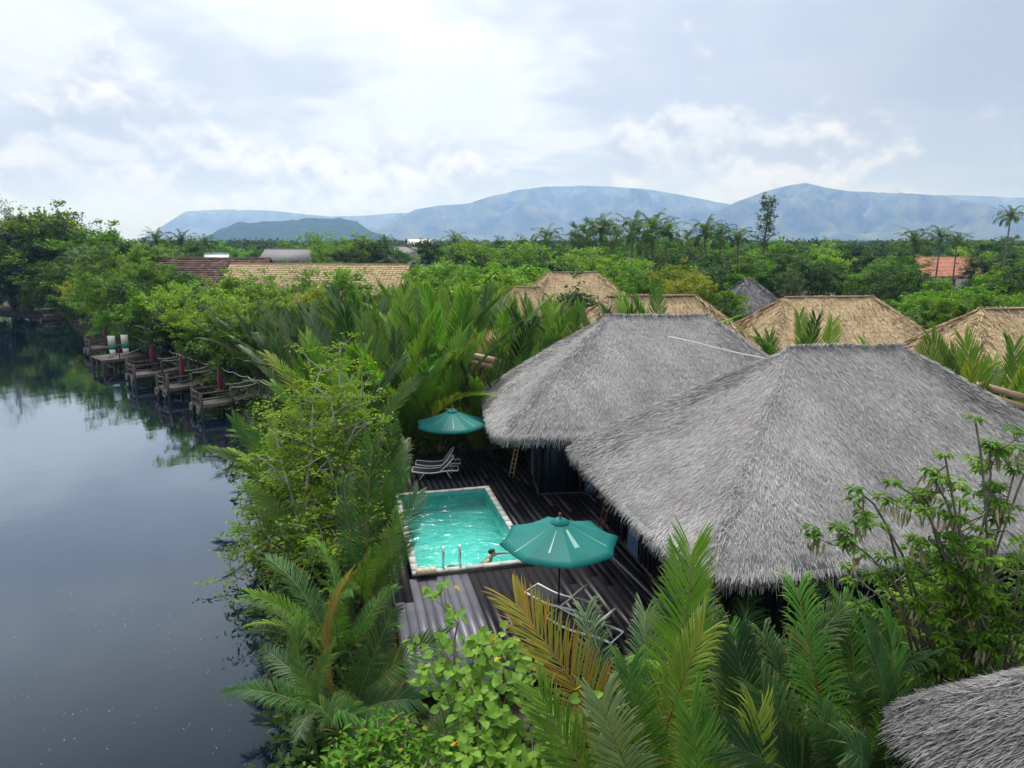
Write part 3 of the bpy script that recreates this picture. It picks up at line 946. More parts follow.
# ---- loungers: curved white tube frame with grey sling
def lounger(p, rz, label, curved=True, back=0.9):
    t = thing('sun_lounger', label, 'sun lounger', (p.x, p.y, DECK_Z), rz, 'white framed sun loungers on the deck')
    w = 0.31
    L = 1.95
    hinge = 1.18

    def prof(x):
        return 0.34 + (0.05 * math.sin(x / L * 2 * math.pi * 1.0 + 2.4) if curved else 0.0)
    xs = [i * L / 14 for i in range(15)]
    for sy in (-1, 1):
        MB().tube([(x, sy * w, prof(x)) for x in xs], 0.034, 6).build('side_rail', M['metal_white'], t, smooth=True)
        for xl, lean in ((0.5, -0.18), (1.5, 0.18)):
            MB().tube([(xl - lean * 0.2, sy * w, prof(xl)), (xl + lean * 0.35, sy * (w + 0.01), 0.18), (xl + lean, sy * (w + 0.03), 0.02)], 0.02, 6).build('leg', M['metal_white'], t, smooth=True)
    for x in (0.0, L):
        MB().tube([(x, -w, prof(x)), (x, w, prof(x))], 0.02, 6).build('end_bar', M['metal_white'], t, smooth=True)
    # sling seat
    sx = [i * hinge / 8 for i in range(9)]
    V, F = [], []
    for x in sx:
        for f in (-1, -0.5, 0, 0.5, 1):
            V.append((x, f * (w - 0.02), prof(x) + 0.012 - 0.02 * (1 - f * f)))
    F = [(j * 5 + i, (j + 1) * 5 + i, (j + 1) * 5 + i + 1, j * 5 + i + 1) for j in range(8) for i in range(4)]
    MB().add(V, F).build('seat_sling', M['sling'], t, smooth=True)
    # raised back
    bl = 0.80
    bx, bz = math.cos(back) * bl, math.sin(back) * bl
    z0 = prof(hinge)
    bf = MB()
    bf.tube([(hinge, -w + 0.03, z0), (hinge + bx * 0.5, -w + 0.03, z0 + bz * 0.46), (hinge + bx, -w + 0.03, z0 + bz), (hinge + bx + 0.02, 0, z0 + bz + 0.03), (hinge + bx, w - 0.03, z0 + bz), (hinge + bx * 0.5, w - 0.03, z0 + bz * 0.46), (hinge, w - 0.03, z0)], 0.030, 6)
    b = bf.build('back_frame', M['metal_white'], t, smooth=True)
    V = []
    for i in range(6):
        f = i / 5
        for g_ in (-1, 0, 1):
            V.append((hinge + bx * f + 0.02 * (1 - abs(g_)), g_ * (w - 0.05), z0 + bz * f - 0.04 * f * (1 - f)))
    F = [(j * 3 + i, (j + 1) * 3 + i, (j + 1) * 3 + i + 1, j * 3 + i + 1) for j in range(5) for i in range(2)]
    MB().add(V, F).build('back_sling', M['sling'], b, smooth=True)
    MB().tube([(hinge + bx * 0.6, 0, z0 + bz * 0.6), (hinge + 0.62, 0, prof(hinge + 0.62))], 0.012, 5).build('back_prop', M['metal_white'], t)
    return t


lf = at(413, 477, z=DECK_Z)
lounger(Vector((lf.x, lf.y - 0.1, 0)), math.radians(4), 'white curved sun lounger under the farther umbrella, closer to the pool', back=0.80)
lounger(Vector((lf.x + 0.02, lf.y + 0.85, 0)), math.radians(4), 'white curved sun lounger under the farther umbrella, behind the other one', back=0.95)
ln = at(600, 640, z=DECK_Z)
lounger(Vector((at(531, 600, z=DECK_Z).x, at(531, 600, z=DECK_Z).y, 0)), math.radians(-38), 'white framed dark sun lounger under the near umbrella beside the orange frond', curved=True, back=0.85)
lounger(Vector((at(552, 625, z=DECK_Z).x, at(552, 625, z=DECK_Z).y, 0)), math.radians(-38), 'white framed dark sun lounger near the hall wall, partly behind the palm fronds', curved=True, back=0.85)


# ---- ladders leaning under the eaves, a lamp
def ladder(a, b, label, mat, w=0.34, n=7):
    a, b = Vector(a), Vector(b)
    t = thing('ladder', label, 'ladder', a)
    d = (b - a)
    s = d.cross(Vector((0, 0, 1))).normalized() if abs(d.normalized().z) < 0.999 else Vector((1, 0, 0))
    for sg in (-1, 1):
        MB().tube([s * sg * w / 2, s * sg * w / 2 * 0.85 + d], 0.026, 6).build('rail', M[mat], t, smooth=True)
    for i in range(1, n + 1):
        f = i / (n + 1)
        MB().tube([d * f - s * w * 0.46, d * f + s * w * 0.46], 0.018, 6).build('rung', M[mat], t, smooth=True)
    return t


pa = at(511, 477, z=DECK_Z)
ladder(pa, (at(519, 437, y=pa.y + 0.35)), 'slim bamboo ladder leaning under the rear eave', 'bamboo', w=0.24, n=8)
pb = at(600, 530, z=DECK_Z)
ladder(pb, (pb.x + 0.62, pb.y + 0.15, 3.55), 'red brown wooden ladder leaning at the hall wall behind the near umbrella', 'redwood', w=0.42, n=6)


# ---- the swimmer
def swimmer(p, face):
    t = thing('person', 'person with short black hair swimming in the pool, head above water', 'person', p, face, None)
    me = bpy.data.meshes.new('body')
    # +X is where the swimmer faces; water level z=0
    J = {
        'pelvis': (-0.42, 0, -0.42), 'belly': (-0.24, 0, -0.30), 'chest': (-0.10, 0, -0.20), 'neck0': (-0.03, 0, -0.06), 'neck': (0.0, 0, 0.0),
        'jaw': (0.035, 0, 0.055), 'skull': (0.015, 0, 0.125), 'top': (0.0, 0, 0.17),
        'shl': (-0.08, 0.17, -0.10), 'ell': (0.05, 0.40, -0.12), 'wrl': (0.27, 0.46, -0.10), 'hal': (0.36, 0.45, -0.10),
        'shr': (-0.08, -0.17, -0.10), 'elr': (-0.22, -0.40, -0.10), 'wrr': (-0.42, -0.52, -0.07), 'har': (-0.51, -0.55, -0.07),
        'hil': (-0.46, 0.10, -0.46), 'knl': (-0.80, 0.16, -0.52), 'anl': (-1.20, 0.18, -0.46), 'tol': (-1.36, 0.19, -0.50),
        'hir': (-0.46, -0.10, -0.46), 'knr': (-0.84, -0.14, -0.44), 'anr': (-1.22, -0.20, -0.52), 'tor': (-1.38, -0.21, -0.55),
    }
    Rr = {'pelvis': .125, 'belly': .115, 'chest': .13, 'neck0': .06, 'neck': .053, 'jaw': .062, 'skull': .088, 'top': .06, 'shl': .066, 'ell': .042, 'wrl': .030, 'hal': .034,
          'shr': .066, 'elr': .042, 'wrr': .030, 'har': .034, 'hil': .088, 'knl': .058, 'anl': .038, 'tol': .03, 'hir': .088, 'knr': .058, 'anr': .038, 'tor': .03}
    E_ = [('pelvis', 'belly'), ('belly', 'chest'), ('chest', 'neck0'), ('neck0', 'neck'), ('neck', 'jaw'), ('jaw', 'skull'), ('skull', 'top'), ('chest', 'shl'), ('shl', 'ell'), ('ell', 'wrl'), ('wrl', 'hal'),
          ('chest', 'shr'), ('shr', 'elr'), ('elr', 'wrr'), ('wrr', 'har'), ('pelvis', 'hil'), ('hil', 'knl'), ('knl', 'anl'), ('anl', 'tol'), ('pelvis', 'hir'), ('hir', 'knr'), ('knr', 'anr'), ('anr', 'tor')]
    for sd, hn, wr in ((1, 'hal', 'wrl'), (-1, 'har', 'wrr')):
        h, w = Vector(J[hn]), Vector(J[wr])
        d = (h - w).normalized()
        sv = d.cross(Vector((0, 0, 1))).normalized()
        for i, (off, ln) in enumerate(((-.030, .070), (-.010, .085), (.010, .080), (.030, .062))):
            a = h + sv * off + d * 0.02
            J[f'f{hn}{i}a'] = tuple(a + d * ln * 0.5 + Vector((0, 0, .004)))
            J[f'f{hn}{i}b'] = tuple(a + d * ln + Vector((0, 0, -.008)))
            Rr[f'f{hn}{i}a'] = .009
            Rr[f'f{hn}{i}b'] = .007
            E_ += [(hn, f'f{hn}{i}a'), (f'f{hn}{i}a', f'f{hn}{i}b')]
        a = w + d * 0.03 + sv * -0.035 * sd
        J[f't{hn}a'], J[f't{hn}b'] = tuple(a), tuple(a + d * 0.035 - sv * 0.02 * sd)
        Rr[f't{hn}a'], Rr[f't{hn}b'] = .011, .008
        E_ += [(wr, f't{hn}a'), (f't{hn}a', f't{hn}b')]
    names = list(J)
    me.from_pydata([J[k] for k in names], [(names.index(a), names.index(b)) for a, b in E_], [])
    o = place(me, 'body', t)
    o.modifiers.new('skin', 'SKIN')
    for i, k in enumerate(names):
        r = Rr[k]
        me.skin_vertices[0].data[i].radius = (r, r)
    me.skin_vertices[0].data[0].use_root = True
    ss = o.modifiers.new('sub', 'SUBSURF')
    ss.levels = ss.render_levels = 2
    bpy.context.view_layer.update()
    dg = bpy.context.evaluated_depsgraph_get()
    me2 = bpy.data.meshes.new_from_object(o.evaluated_get(dg))
    o.modifiers.clear()
    o.data = me2
    me2.materials.clear()
    me2.materials.append(M['skin'])
    me2.polygons.foreach_set('use_smooth', np.ones(len(me2.polygons), bool))
    # hair cap, ears, nose, eyes
    hair = MB()
    V, F = [], []
    n, r_ = 14, 7
    for j in range(r_ + 1):
        a = math.pi * 0.62 * j / r_
        for i in range(n):
            b = 2 * math.pi * i / n
            fx = math.cos(b)
            lim = a * (0.48 if fx > 0.25 else 0.92)
            rr = 0.100 * (1 + 0.05 * math.sin(5 * b + 3 * a))
            V.append((0.0 + rr * math.sin(lim) * fx * 1.08, 0.094 * math.sin(lim) * math.sin(b), 0.115 + rr * math.cos(lim)))
    for j in range(r_):
        for i in range(n):
            F.append((j * n + i, j * n + (i + 1) % n, (j + 1) * n + (i + 1) % n, (j + 1) * n + i))
    hair.add(V, F).build('hair', M['hair'], t, smooth=True)
    for sg in (-1, 1):
        MB().lathe([(0, -0.03), (0.014, -0.015), (0.016, 0.01), (0.008, 0.03), (0, 0.034)], 8, (0.0, sg * 0.088, 0.10)).build('ear', M['skin'], t, smooth=True)
        MB().lathe([(0, -0.008), (0.010, -0.003), (0.010, 0.003), (0, 0.008)], 8, (0.088, sg * 0.032, 0.105)).build('eye', M['hair'], t, smooth=True)
    MB().tube([(0.090, 0, 0.105), (0.112, 0, 0.075), (0.098, 0, 0.066)], [0.008, 0.014, 0.010], 6).build('nose', M['skin'], t, smooth=True)
    MB().tube([(0.086, -0.024, 0.042), (0.097, 0, 0.040), (0.086, 0.024, 0.042)], [0.004, 0.007, 0.004], 6).build('mouth', M['maroon'], t, smooth=True)


swimmer(at(492, 556, z=DECK_Z + 0.05), math.radians(-8))
bpy.data.objects['person'].scale = (1.15, 1.15, 1.15)
# ------------------------------------------------------------------ foliage materials
M['nipa'] = leafmat('nipa_green', (0.037, 0.099, 0.024), (0.125, 0.275, 0.037), 0.28, 0.38, odd=(0.22, 0.17, 0.05), oddf=0.03, tips=(0.30, 0.22, 0.10))
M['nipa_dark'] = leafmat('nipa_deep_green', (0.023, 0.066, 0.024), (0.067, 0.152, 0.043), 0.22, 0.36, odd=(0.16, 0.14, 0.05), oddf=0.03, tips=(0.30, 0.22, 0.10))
M['nipa_bright'] = leafmat('nipa_fresh_green', (0.100, 0.238, 0.022), (0.217, 0.390, 0.037), 0.34, 0.40, tips=(0.30, 0.22, 0.10))
M['nipa_blue'] = leafmat('nipa_grey_green', (0.083, 0.159, 0.074), (0.175, 0.268, 0.116), 0.22, 0.34, tips=(0.30, 0.22, 0.10))
M['nipa_yellow'] = leafmat('nipa_yellow_green', (0.135, 0.225, 0.028), (0.270, 0.320, 0.050), 0.34, 0.45, tips=(0.30, 0.22, 0.10))
M['nipa_orange'] = leafmat('nipa_orange', (0.30, 0.16, 0.025), (0.40, 0.29, 0.04), 0.34, 0.5, odd=(0.24, 0.25, 0.04), oddf=0.42, tips=(0.30, 0.22, 0.10))
M['nipa_dead'] = leafmat('nipa_withered', (0.290, 0.198, 0.087), (0.551, 0.426, 0.209), 0.2, 0.7)
M['rachis'] = principled('frond_rib', (0.16, 0.15, 0.045), 0.5, var=0.3, scale=2)
M['rachis_brown'] = principled('frond_rib_brown', (0.20, 0.10, 0.04), 0.5, var=0.3, scale=2)
M['leaf_a'] = leafmat('broadleaf_mid', (0.040, 0.102, 0.017), (0.151, 0.275, 0.032), 0.3, 0.5)
M['leaf_b'] = leafmat('broadleaf_bright', (0.092, 0.217, 0.017), (0.241, 0.412, 0.037), 0.34, 0.5)
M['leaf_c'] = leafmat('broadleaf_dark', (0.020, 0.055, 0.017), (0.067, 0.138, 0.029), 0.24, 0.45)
M['leaf_d'] = leafmat('broadleaf_yellow', (0.184, 0.246, 0.024), (0.384, 0.434, 0.043), 0.34, 0.5)
M['leaf_e'] = leafmat('broadleaf_grey', (0.067, 0.123, 0.043), (0.159, 0.232, 0.074), 0.28, 0.5)
M['leaf_river'] = leafmat('river_tree_leaf', (0.085, 0.225, 0.020), (0.280, 0.470, 0.045), 0.36, 0.45, odd=(0.40, 0.36, 0.06), oddf=0.03)
M['leaf_heart'] = leafmat('heart_leaf', (0.096, 0.249, 0.035), (0.260, 0.471, 0.069), 0.38, 0.36, odd=(0.55, 0.38, 0.04), oddf=0.025)
M['leaf_whorl'] = leafmat('whorl_leaf', (0.082, 0.220, 0.019), (0.377, 0.629, 0.049), 0.34, 0.36)
M['leaf_dry'] = leafmat('dry_leaf', (0.203, 0.175, 0.099), (0.420, 0.381, 0.232), 0.15, 0.8)
M['far_leaf'] = leafmat('far_foliage', (0.033, 0.084, 0.020), (0.141, 0.238, 0.037), 0.2, 0.6, clump=0.75)


# ------------------------------------------------------------------ palm fronds
def frond_parts(seed, L=6.0, n=52, ll=1.0, lw=0.055, lean=0.25, arch=0.7, bare=0.16, vee=0.35, droop=0.16, fwd=(0.55, 1.15), ragged=0.06):
    """local: root at the origin, leaning out along +X. returns leaflet arrays, rib points, tip"""
    rng = np.random.default_rng(seed)
    k = 40
    t = np.linspace(0, 1, k + 1)
    ang = lean + arch * t ** 2.2
    dx, dz = np.sin(ang), np.cos(ang)
    X = np.concatenate([[0], np.cumsum((dx[1:] + dx[:-1]) / 2)]) * L / k
    Z = np.concatenate([[0], np.cumsum((dz[1:] + dz[:-1]) / 2)]) * L / k
    side_w = 0.05 * L * np.sin(t * 2.5 + seed) * t
    tt = bare + (1 - bare) * (np.arange(n) + 0.5) / n
    VV, base = [], 0
    allV = []
    for sg in (-1, 1):
        tj = np.clip(tt + rng.normal(0, 0.004, n), 0, 1)
        px, pz, py = np.interp(tj, t, X), np.interp(tj, t, Z), np.interp(tj, t, side_w)
        a = np.interp(tj, t, ang)
        T = np.stack([np.sin(a), np.zeros(n), np.cos(a)], 1)
        N = np.stack([-np.cos(a), np.zeros(n), np.sin(a)], 1)            # upper face
        S = np.tile([[0, sg, 0]], (n, 1)).astype(float)
        rel = (tj - bare) / (1 - bare)
        f = fwd[0] + (fwd[1] - fwd[0]) * rel + rng.normal(0, ragged, n)
        ve = vee * (1 - 0.3 * rel) + rng.normal(0, ragged * 1.6, n)
        d = S * (np.cos(f) * np.cos(ve))[:, None] + T * np.sin(f)[:, None] + N * (np.cos(f) * np.sin(ve))[:, None]
        d /= np.linalg.norm(d, axis=1)[:, None]
        ln = ll * (0.45 + 0.55 * np.sin(np.pi * (0.12 + 0.72 * rel))) * (1 + rng.normal(0, 0.05, n))
        ln = np.where(rng.random(n) < 0.03, ln * 0.5, ln)
        w = np.cross(d, N)
        w /= np.linalg.norm(w, axis=1)[:, None]
        tw = rng.normal(0.35 * sg, 0.14, n)
        w = w * np.cos(tw)[:, None] + np.cross(d, w) * np.sin(tw)[:, None]
        P = np.stack([px, py, pz], 1)
        g = np.array([[0, 0, -1.0]])
        dr = droop * (0.6 + 0.9 * rng.random(n))
        dr = np.where(rng.random(n) < 0.07, dr * 3.2, dr)[:, None]
        m1 = P + d * (ln * 0.38)[:, None] + g * dr * 0.10 * ln[:, None]
        m2 = P + d * (ln * 0.72)[:, None] + g * dr * 0.45 * ln[:, None]
        e = P + d * (ln * 0.97)[:, None] + g * dr * 1.0 * ln[:, None]
        h = lw / 2
        rows = [P - w * h * 0.5, P + w * h * 0.5, m1 - w * h, m1 + w * h, m2 - w * h * 0.8, m2 + w * h * 0.8, e - w * h * 0.12, e + w * h * 0.12]
        allV.append(np.stack(rows, 1).reshape(-1, 3))
    V = np.concatenate(allV)
    b = np.arange(2 * n)[:, None] * 8
    F = np.concatenate([b + np.array([[0, 1, 3, 2]]), b + np.array([[2, 3, 5, 4]]), b + np.array([[4, 5, 7, 6]])])
    idx = list(range(0, k + 1, 4))
    rib = [(X[i], side_w[i], Z[i]) for i in idx]
    rr = [0.032 * L / 6 * (1.15 - 1.0 * i / k) + 0.004 for i in idx]
    return V, F, rib, rr


def frond_mesh(name, seed, mat, **kw):
    V, F, rib, rr = frond_parts(seed, **kw)
    mb = MB().add(V, F)
    me = mb.mesh(name, mat)
    at_ = me.attributes.new('tip', 'FLOAT', 'POINT')
    at_.data.foreach_set('value', np.tile(np.array([0, 0, 0.4, 0.4, 0.75, 0.75, 1, 1], np.float32), len(V) // 8))
    rb = MB().tube(rib, rr, 5)
    rm = rb.mesh(name + '_rib', M['rachis'])
    return me, rm, Vector(rib[-1])


NIPA = [frond_mesh('frond', 10 + i, M['nipa'], L=6.0, n=88, ll=1.05 + 0.1 * (i % 3), lw=0.048, ragged=0.035, lean=0.06, arch=0.15 + 0.17 * i, vee=0.18 + 0.06 * (i % 3), droop=0.08 + 0.04 * (i % 2), fwd=(0.6, 1.25)) for i in range(6)]
# fronds with finer leaflets for the palms close to the camera
NEAR = [frond_mesh('frond', 40 + i, M['nipa'], L=6.0, n=132, ll=1.18, lw=0.034, lean=0.08, arch=0.3 + 0.2 * i, vee=0.22 + 0.07 * (i % 3), droop=0.14 + 0.13 * (i % 3), ragged=0.045) for i in range(6)]
COCO = [frond_mesh('frond', 70 + i, M['nipa'], L=4.4, n=34, ll=0.95, lw=0.10, lean=0.2, arch=1.0 + 0.4 * i, vee=0.1, droop=0.45, bare=0.12) for i in range(3)]


def add_frond(parent, kit, M4, mat=None, ribmat=None):
    me, rm, _ = kit
    o = place(me, 'frond', parent, M=M4)
    if mat:
        setmat(o, M[mat])
    r = place(rm, 'rib', o)
    if ribmat:
        setmat(r, M[ribmat])
    return o


def frond_to(parent, kit, base, tip, face, mat, ribmat=None, wide=1.0):
    """frond whose root stands at base and whose tip reaches tip; face: where its upper side looks"""
    tipl = kit[2]
    e1 = tipl.normalized()
    n1 = Vector((-e1.z, 0, e1.x))
    b1 = e1.cross(n1)
    w = Vector(tip) - Vector(base)
    sc = w.length / tipl.length
    f1 = w.normalized()
    nf = Vector(face) - f1 * Vector(face).dot(f1)
    nf.normalize()
    bf = f1.cross(nf)
    R = Matrix((f1, nf, bf)).transposed() @ Matrix((e1, n1, b1))
    M4 = Matrix.Translation(Vector(base) - parent.location) @ R.to_4x4() @ Matrix.Diagonal((sc, sc * wide, sc, 1))
    return add_frond(parent, kit, M4, mat, ribmat)


def nipa(x, y, h, label, group, seed, n=11, mats=('nipa', 'nipa', 'nipa_bright', 'nipa_dark'), tilt=(0.02, 0.75), kit=NIPA, z=LAND_Z, lean=None, dead=0.025):
    rng = random.Random(seed)
    t = thing('nipa_palm', label, 'palm', (x, y, z), 0, group)
    m = MB()
    for i in range(4):
        a = rng.uniform(0, 6.28)
        m.tube([(0.12 * math.cos(a), 0.12 * math.sin(a), -0.25), (0.2 * math.cos(a), 0.2 * math.sin(a), 0.5)], [0.13, 0.07], 6)
    m.build('stem_base', M['bark'], t)
    a0 = rng.uniform(0, 6.28)
    for i in range(n):
        f = (i + 0.5) / n
        ti = tilt[0] + (tilt[1] - tilt[0]) * f ** 1.1 + rng.uniform(-0.06, 0.06)
        az = a0 + i * 2.399 + rng.uniform(-0.3, 0.3)
        if lean is not None and f > 0.45 and rng.random() < 0.6:
            az = lean + rng.uniform(-0.8, 0.8)
        sc = h / 5.6 * rng.uniform(0.82, 1.08) * (1.0 if f < 0.7 else 0.92)
        ki = kit[min(len(kit) - 1, int(f * 3.2 + rng.random() * 2.2))]
        M4 = Matrix.Rotation(az, 4, 'Z') @ Matrix.Translation((0.15, 0, 0)) @ Matrix.Rotation(ti, 4, 'Y') @ Matrix.Rotation(rng.uniform(-1.5, 1.5) if f < 0.4 else rng.uniform(-0.4, 0.4), 4, 'Z') @ Matrix.Diagonal((sc, sc, sc, 1))
        mt = rng.choice(mats)
        if rng.random() < dead:
            mt = rng.choice(['nipa_dead', 'nipa_yellow', 'nipa_yellow'])
        add_frond(t, ki, M4, mt, 'rachis_brown' if mt in ('nipa_dead', 'nipa_orange') else None)
    return t


def coconut(x, y, h, label, group, seed, n=22, bend=0.6, mats=('nipa', 'nipa', 'nipa_dark'), sc=1.0):
    rng = random.Random(seed)
    t = thing('coconut_palm', label, 'palm', (x, y, LAND_Z - 0.1), rng.uniform(0, 6.28), group)
    pts = [(bend * (i / 8) ** 2, 0, h * i / 8) for i in range(9)]
    MB().tube(pts, [0.2 - 0.10 * i / 8 for i in range(9)], 7).build('trunk', M['bark'], t, smooth=True)
    top = Vector(pts[-1])
    for i in range(n):
        f = (i + 0.5) / n
        M4 = Matrix.Translation(top) @ Matrix.Rotation(i * 2.399, 4, 'Z') @ Matrix.Rotation(0.0 + 1.45 * f, 4, 'Y') @ Matrix.Diagonal((sc, sc, sc, 1))
        add_frond(t, rng.choice(COCO), M4, rng.choice(mats))
    cl = MB()
    for i in range(5):
        a = i * 1.256
        cl.lathe([(0, -0.16), (0.1, -0.08), (0.12, 0.02), (0.07, 0.12), (0, 0.15)], 7, top + Vector((0.2 * math.cos(a), 0.2 * math.sin(a), -0.2)))
    cl.build('coconuts', M['nipa_yellow'], t, smooth=True)
    return t


# ------------------------------------------------------------------ broadleaf trees
def leaf_quads(rng, C, size, up=0.6, elong=1.8, jitter=0.35, droop=0.0, fold=False):
    """one leaf at every row of C"""
    n = len(C)
    nrm = rng.normal(0, 1, (n, 3))
    nrm[:, 2] = np.abs(nrm[:, 2]) + up
    nrm /= np.linalg.norm(nrm, axis=1)[:, None]
    a = rng.normal(0, 1, (n, 3))
    a[:, 2] -= droop
    d = a - nrm * np.sum(a * nrm, 1)[:, None]
    d /= np.linalg.norm(d, axis=1)[:, None]
    w = np.cross(nrm, d)
    s = size * (1 + rng.normal(0, jitter, n)).clip(0.4, 1.8)[:, None]
    L, W = d * s * 0.5, w * s * 0.5 / elong
    if not fold:
        V = np.stack([C - L, C + W - L * 0.1, C + L, C - W - L * 0.1], 1).reshape(-1, 3)
        F = np.arange(n)[:, None] * 4 + np.array([[0, 1, 2, 3]])
    else:
        up_ = nrm * s * 0.10
        V = np.stack([C - L, C - L * 0.35 + W * 0.95 + up_, C + L * 0.35 + W * 0.75 + up_, C + L - up_, C + L * 0.35 - W * 0.75 + up_, C - L * 0.35 - W * 0.95 + up_], 1).reshape(-1, 3)
        b = np.arange(n)[:, None] * 6
        F = np.concatenate([b + np.array([[0, 1, 2, 3]]), b + np.array([[0, 3, 4, 5]])])
    return V, F


def limb(a, b, rng, bend=0.12, k=5):
    a, b = np.array(a), np.array(b)
    L = np.linalg.norm(b - a)
    off = rng.normal(0, bend * L, 3)
    t = np.linspace(0, 1, k + 1)[:, None]
    return a + (b - a) * t + off * (np.sin(np.pi * t)) * 0.6 + np.array([0, 0, 0.10 * L]) * np.sin(np.pi * t)


def make_tree(seed, h=10.0, spread=3.6, trunk=0.30, base=0.28, limbs=9, subs=7, lps=34, leaf=0.26, cl=0.55, shape='round', elong=1.8, up=0.6, tr=None, density_top=1.0, fold=False, r0=0.17):
    """tapered trunk with limbs; leaves in clumps about the twigs. returns trunk mesh builder, crown mesh builder"""
    rng = np.random.default_rng(seed)
    tb, cb = MB(), MB()
    top = np.array([rng.normal(0, 0.05 * h), rng.normal(0, 0.05 * h), h * (0.80 if shape != 'tall' else 0.95)])
    tp = limb((0, 0, -0.3), top, rng, 0.03, 7)
    tb.tube(tp, list(np.linspace(r0 * h / 10, 0.03 * h / 10 + 0.01, 8)), 7)
    cents = []
    for i in range(limbs):
        f = base + (1 - base) * (i + rng.random() * 0.8) / limbs
        k = f * 7
        j = int(min(6, k))
        a = tp[j] * (1 - (k - j)) + tp[j + 1] * (k - j)
        az = i * 2.399 + rng.normal(0, 0.35)
        if shape == 'round':
            rad = spread * math.sin(math.pi * min(0.96, (0.30 + 0.62 * (f - base) / (1 - base)))) ** 0.7
            rise = h * (0.16 + 0.10 * rng.random()) * (1.2 - f)
        elif shape == 'flat':
            rad = spread * (0.75 + 0.35 * rng.random())
            rise = h * 0.20 * rng.random()
        elif shape == 'tall':
            rad = spread * (0.45 + 0.55 * math.sin(math.pi * (0.15 + 0.8 * (f - base) / (1 - base)))) * (0.8 + 0.4 * rng.random())
            rise = h * 0.06
        else:
            rad = spread * (0.5 + 0.6 * rng.random()) * (1.1 - 0.5 * f)
            rise = h * 0.15
        b = a + np.array([math.cos(az) * rad, math.sin(az) * rad, rise])
        lp = limb(a, b, rng, 0.10, 5)
        rl = r0 * h / 10 * 0.5 * (1.15 - f)
        tb.tube(lp, list(np.linspace(rl + 0.012, 0.012, 6)), 5, cap=False)
        for s in range(subs):
            g = 0.35 + 0.65 * (s + rng.random()) / subs
            kk = g * 5
            jj = int(min(4, kk))
            c = lp[jj] * (1 - (kk - jj)) + lp[jj + 1] * (kk - jj)
            e = c + rng.normal(0, 1, 3) * np.array([1, 1, 0.75]) * spread * 0.22 + np.array([0, 0, 0.05 * h * 0.6])
            tb.tube([c, (c + e) / 2 + rng.normal(0, 0.06, 3), e], [0.016, 0.012, 0.006], 4, cap=False)
            cents.append(e)
            if rng.random() < 0.5:
                cents.append((c + e) / 2)
    cents = np.array(cents)
    n = len(cents) * lps
    which = np.repeat(np.arange(len(cents)), lps)
    rr = cl * (0.65 + 0.7 * rng.random(len(cents)))
    q = rng.normal(0, 1, (n, 3))
    q /= np.linalg.norm(q, axis=1)[:, None]
    q *= (rng.random(n) ** 0.45)[:, None]
    q[:, 2] *= 0.62
    C = cents[which] + q * rr[which][:, None]
    keep = C[:, 2] > 0.12 * h * (1 if shape != 'bush' else 0.1)
    cb.add(*leaf_quads(rng, C[keep], leaf, up, elong, fold=fold))
    return tb, cb


KINDS = {}


def kind(key, mat, bark='bark', **kw):
    tb, cb = make_tree(**kw)
    KINDS[key] = (tb.mesh('trunk', M[bark], True), cb.mesh('crown', M[mat]), kw['h'])


kind('round_a', 'leaf_a', seed=101, h=10, spread=3.9, limbs=13, subs=8, lps=40, leaf=0.30, cl=0.75)
kind('round_b', 'leaf_b', seed=102, h=9, spread=3.7, limbs=12, subs=8, lps=40, leaf=0.34, cl=0.75)
kind('dark', 'leaf_c', seed=103, h=11, spread=3.8, limbs=14, subs=8, lps=42, leaf=0.28, cl=0.8)
kind('flat', 'leaf_b', seed=104, h=9, spread=4.6, limbs=11, subs=9, lps=38, leaf=0.30, cl=0.8, shape='flat', base=0.5)
kind('wispy', 'leaf_e', seed=105, h=12, spread=2.6, limbs=16, subs=6, lps=30, leaf=0.26, cl=0.6, elong=3.0)
kind('yellow', 'leaf_d', seed=106, h=8, spread=3.2, limbs=11, subs=8, lps=38, leaf=0.28, cl=0.7)
kind('bamboo', 'leaf_e', seed=107, h=12, spread=2.2, limbs=18, subs=6, lps=30, leaf=0.34, cl=0.55, elong=4.5, shape='tall', up=0.1, base=0.15)
kind('bush', 'leaf_a', seed=108, h=5, spread=2.6, limbs=11, subs=8, lps=36, leaf=0.22, cl=0.55, base=0.08, shape='bush')
kind('bush_b', 'leaf_b', seed=109, h=5, spread=2.6, limbs=11, subs=8, lps=36, leaf=0.24, cl=0.55, base=0.08, shape='bush')
kind('bush_c', 'leaf_c', seed=110, h=5, spread=2.5, limbs=11, subs=8, lps=36, leaf=0.22, cl=0.55, base=0.08, shape='bush')
kind('mango', 'leaf_b', seed=111, h=9, spread=4.0, limbs=13, subs=8, lps=30, leaf=0.50, cl=0.8, elong=2.6, up=0.8)
LOOK = {'round_a': 'rounded mid green tree', 'round_b': 'bright green leafy tree', 'dark': 'dense dark green tree', 'flat': 'spreading bright green tree',
        'wispy': 'tall loose grey-green tree', 'yellow': 'yellow-green leafy tree', 'bamboo': 'feathery bamboo-like tree', 'bush': 'mid green rounded bush', 'bush_b': 'bright green rounded bush',
        'bush_c': 'dark green rounded bush', 'mango': 'glossy bright green large-leaved tree'}
NAME = {'bush': 'leafy_bush', 'bush_b': 'leafy_bush', 'bush_c': 'leafy_bush', 'bamboo': 'bamboo_clump'}


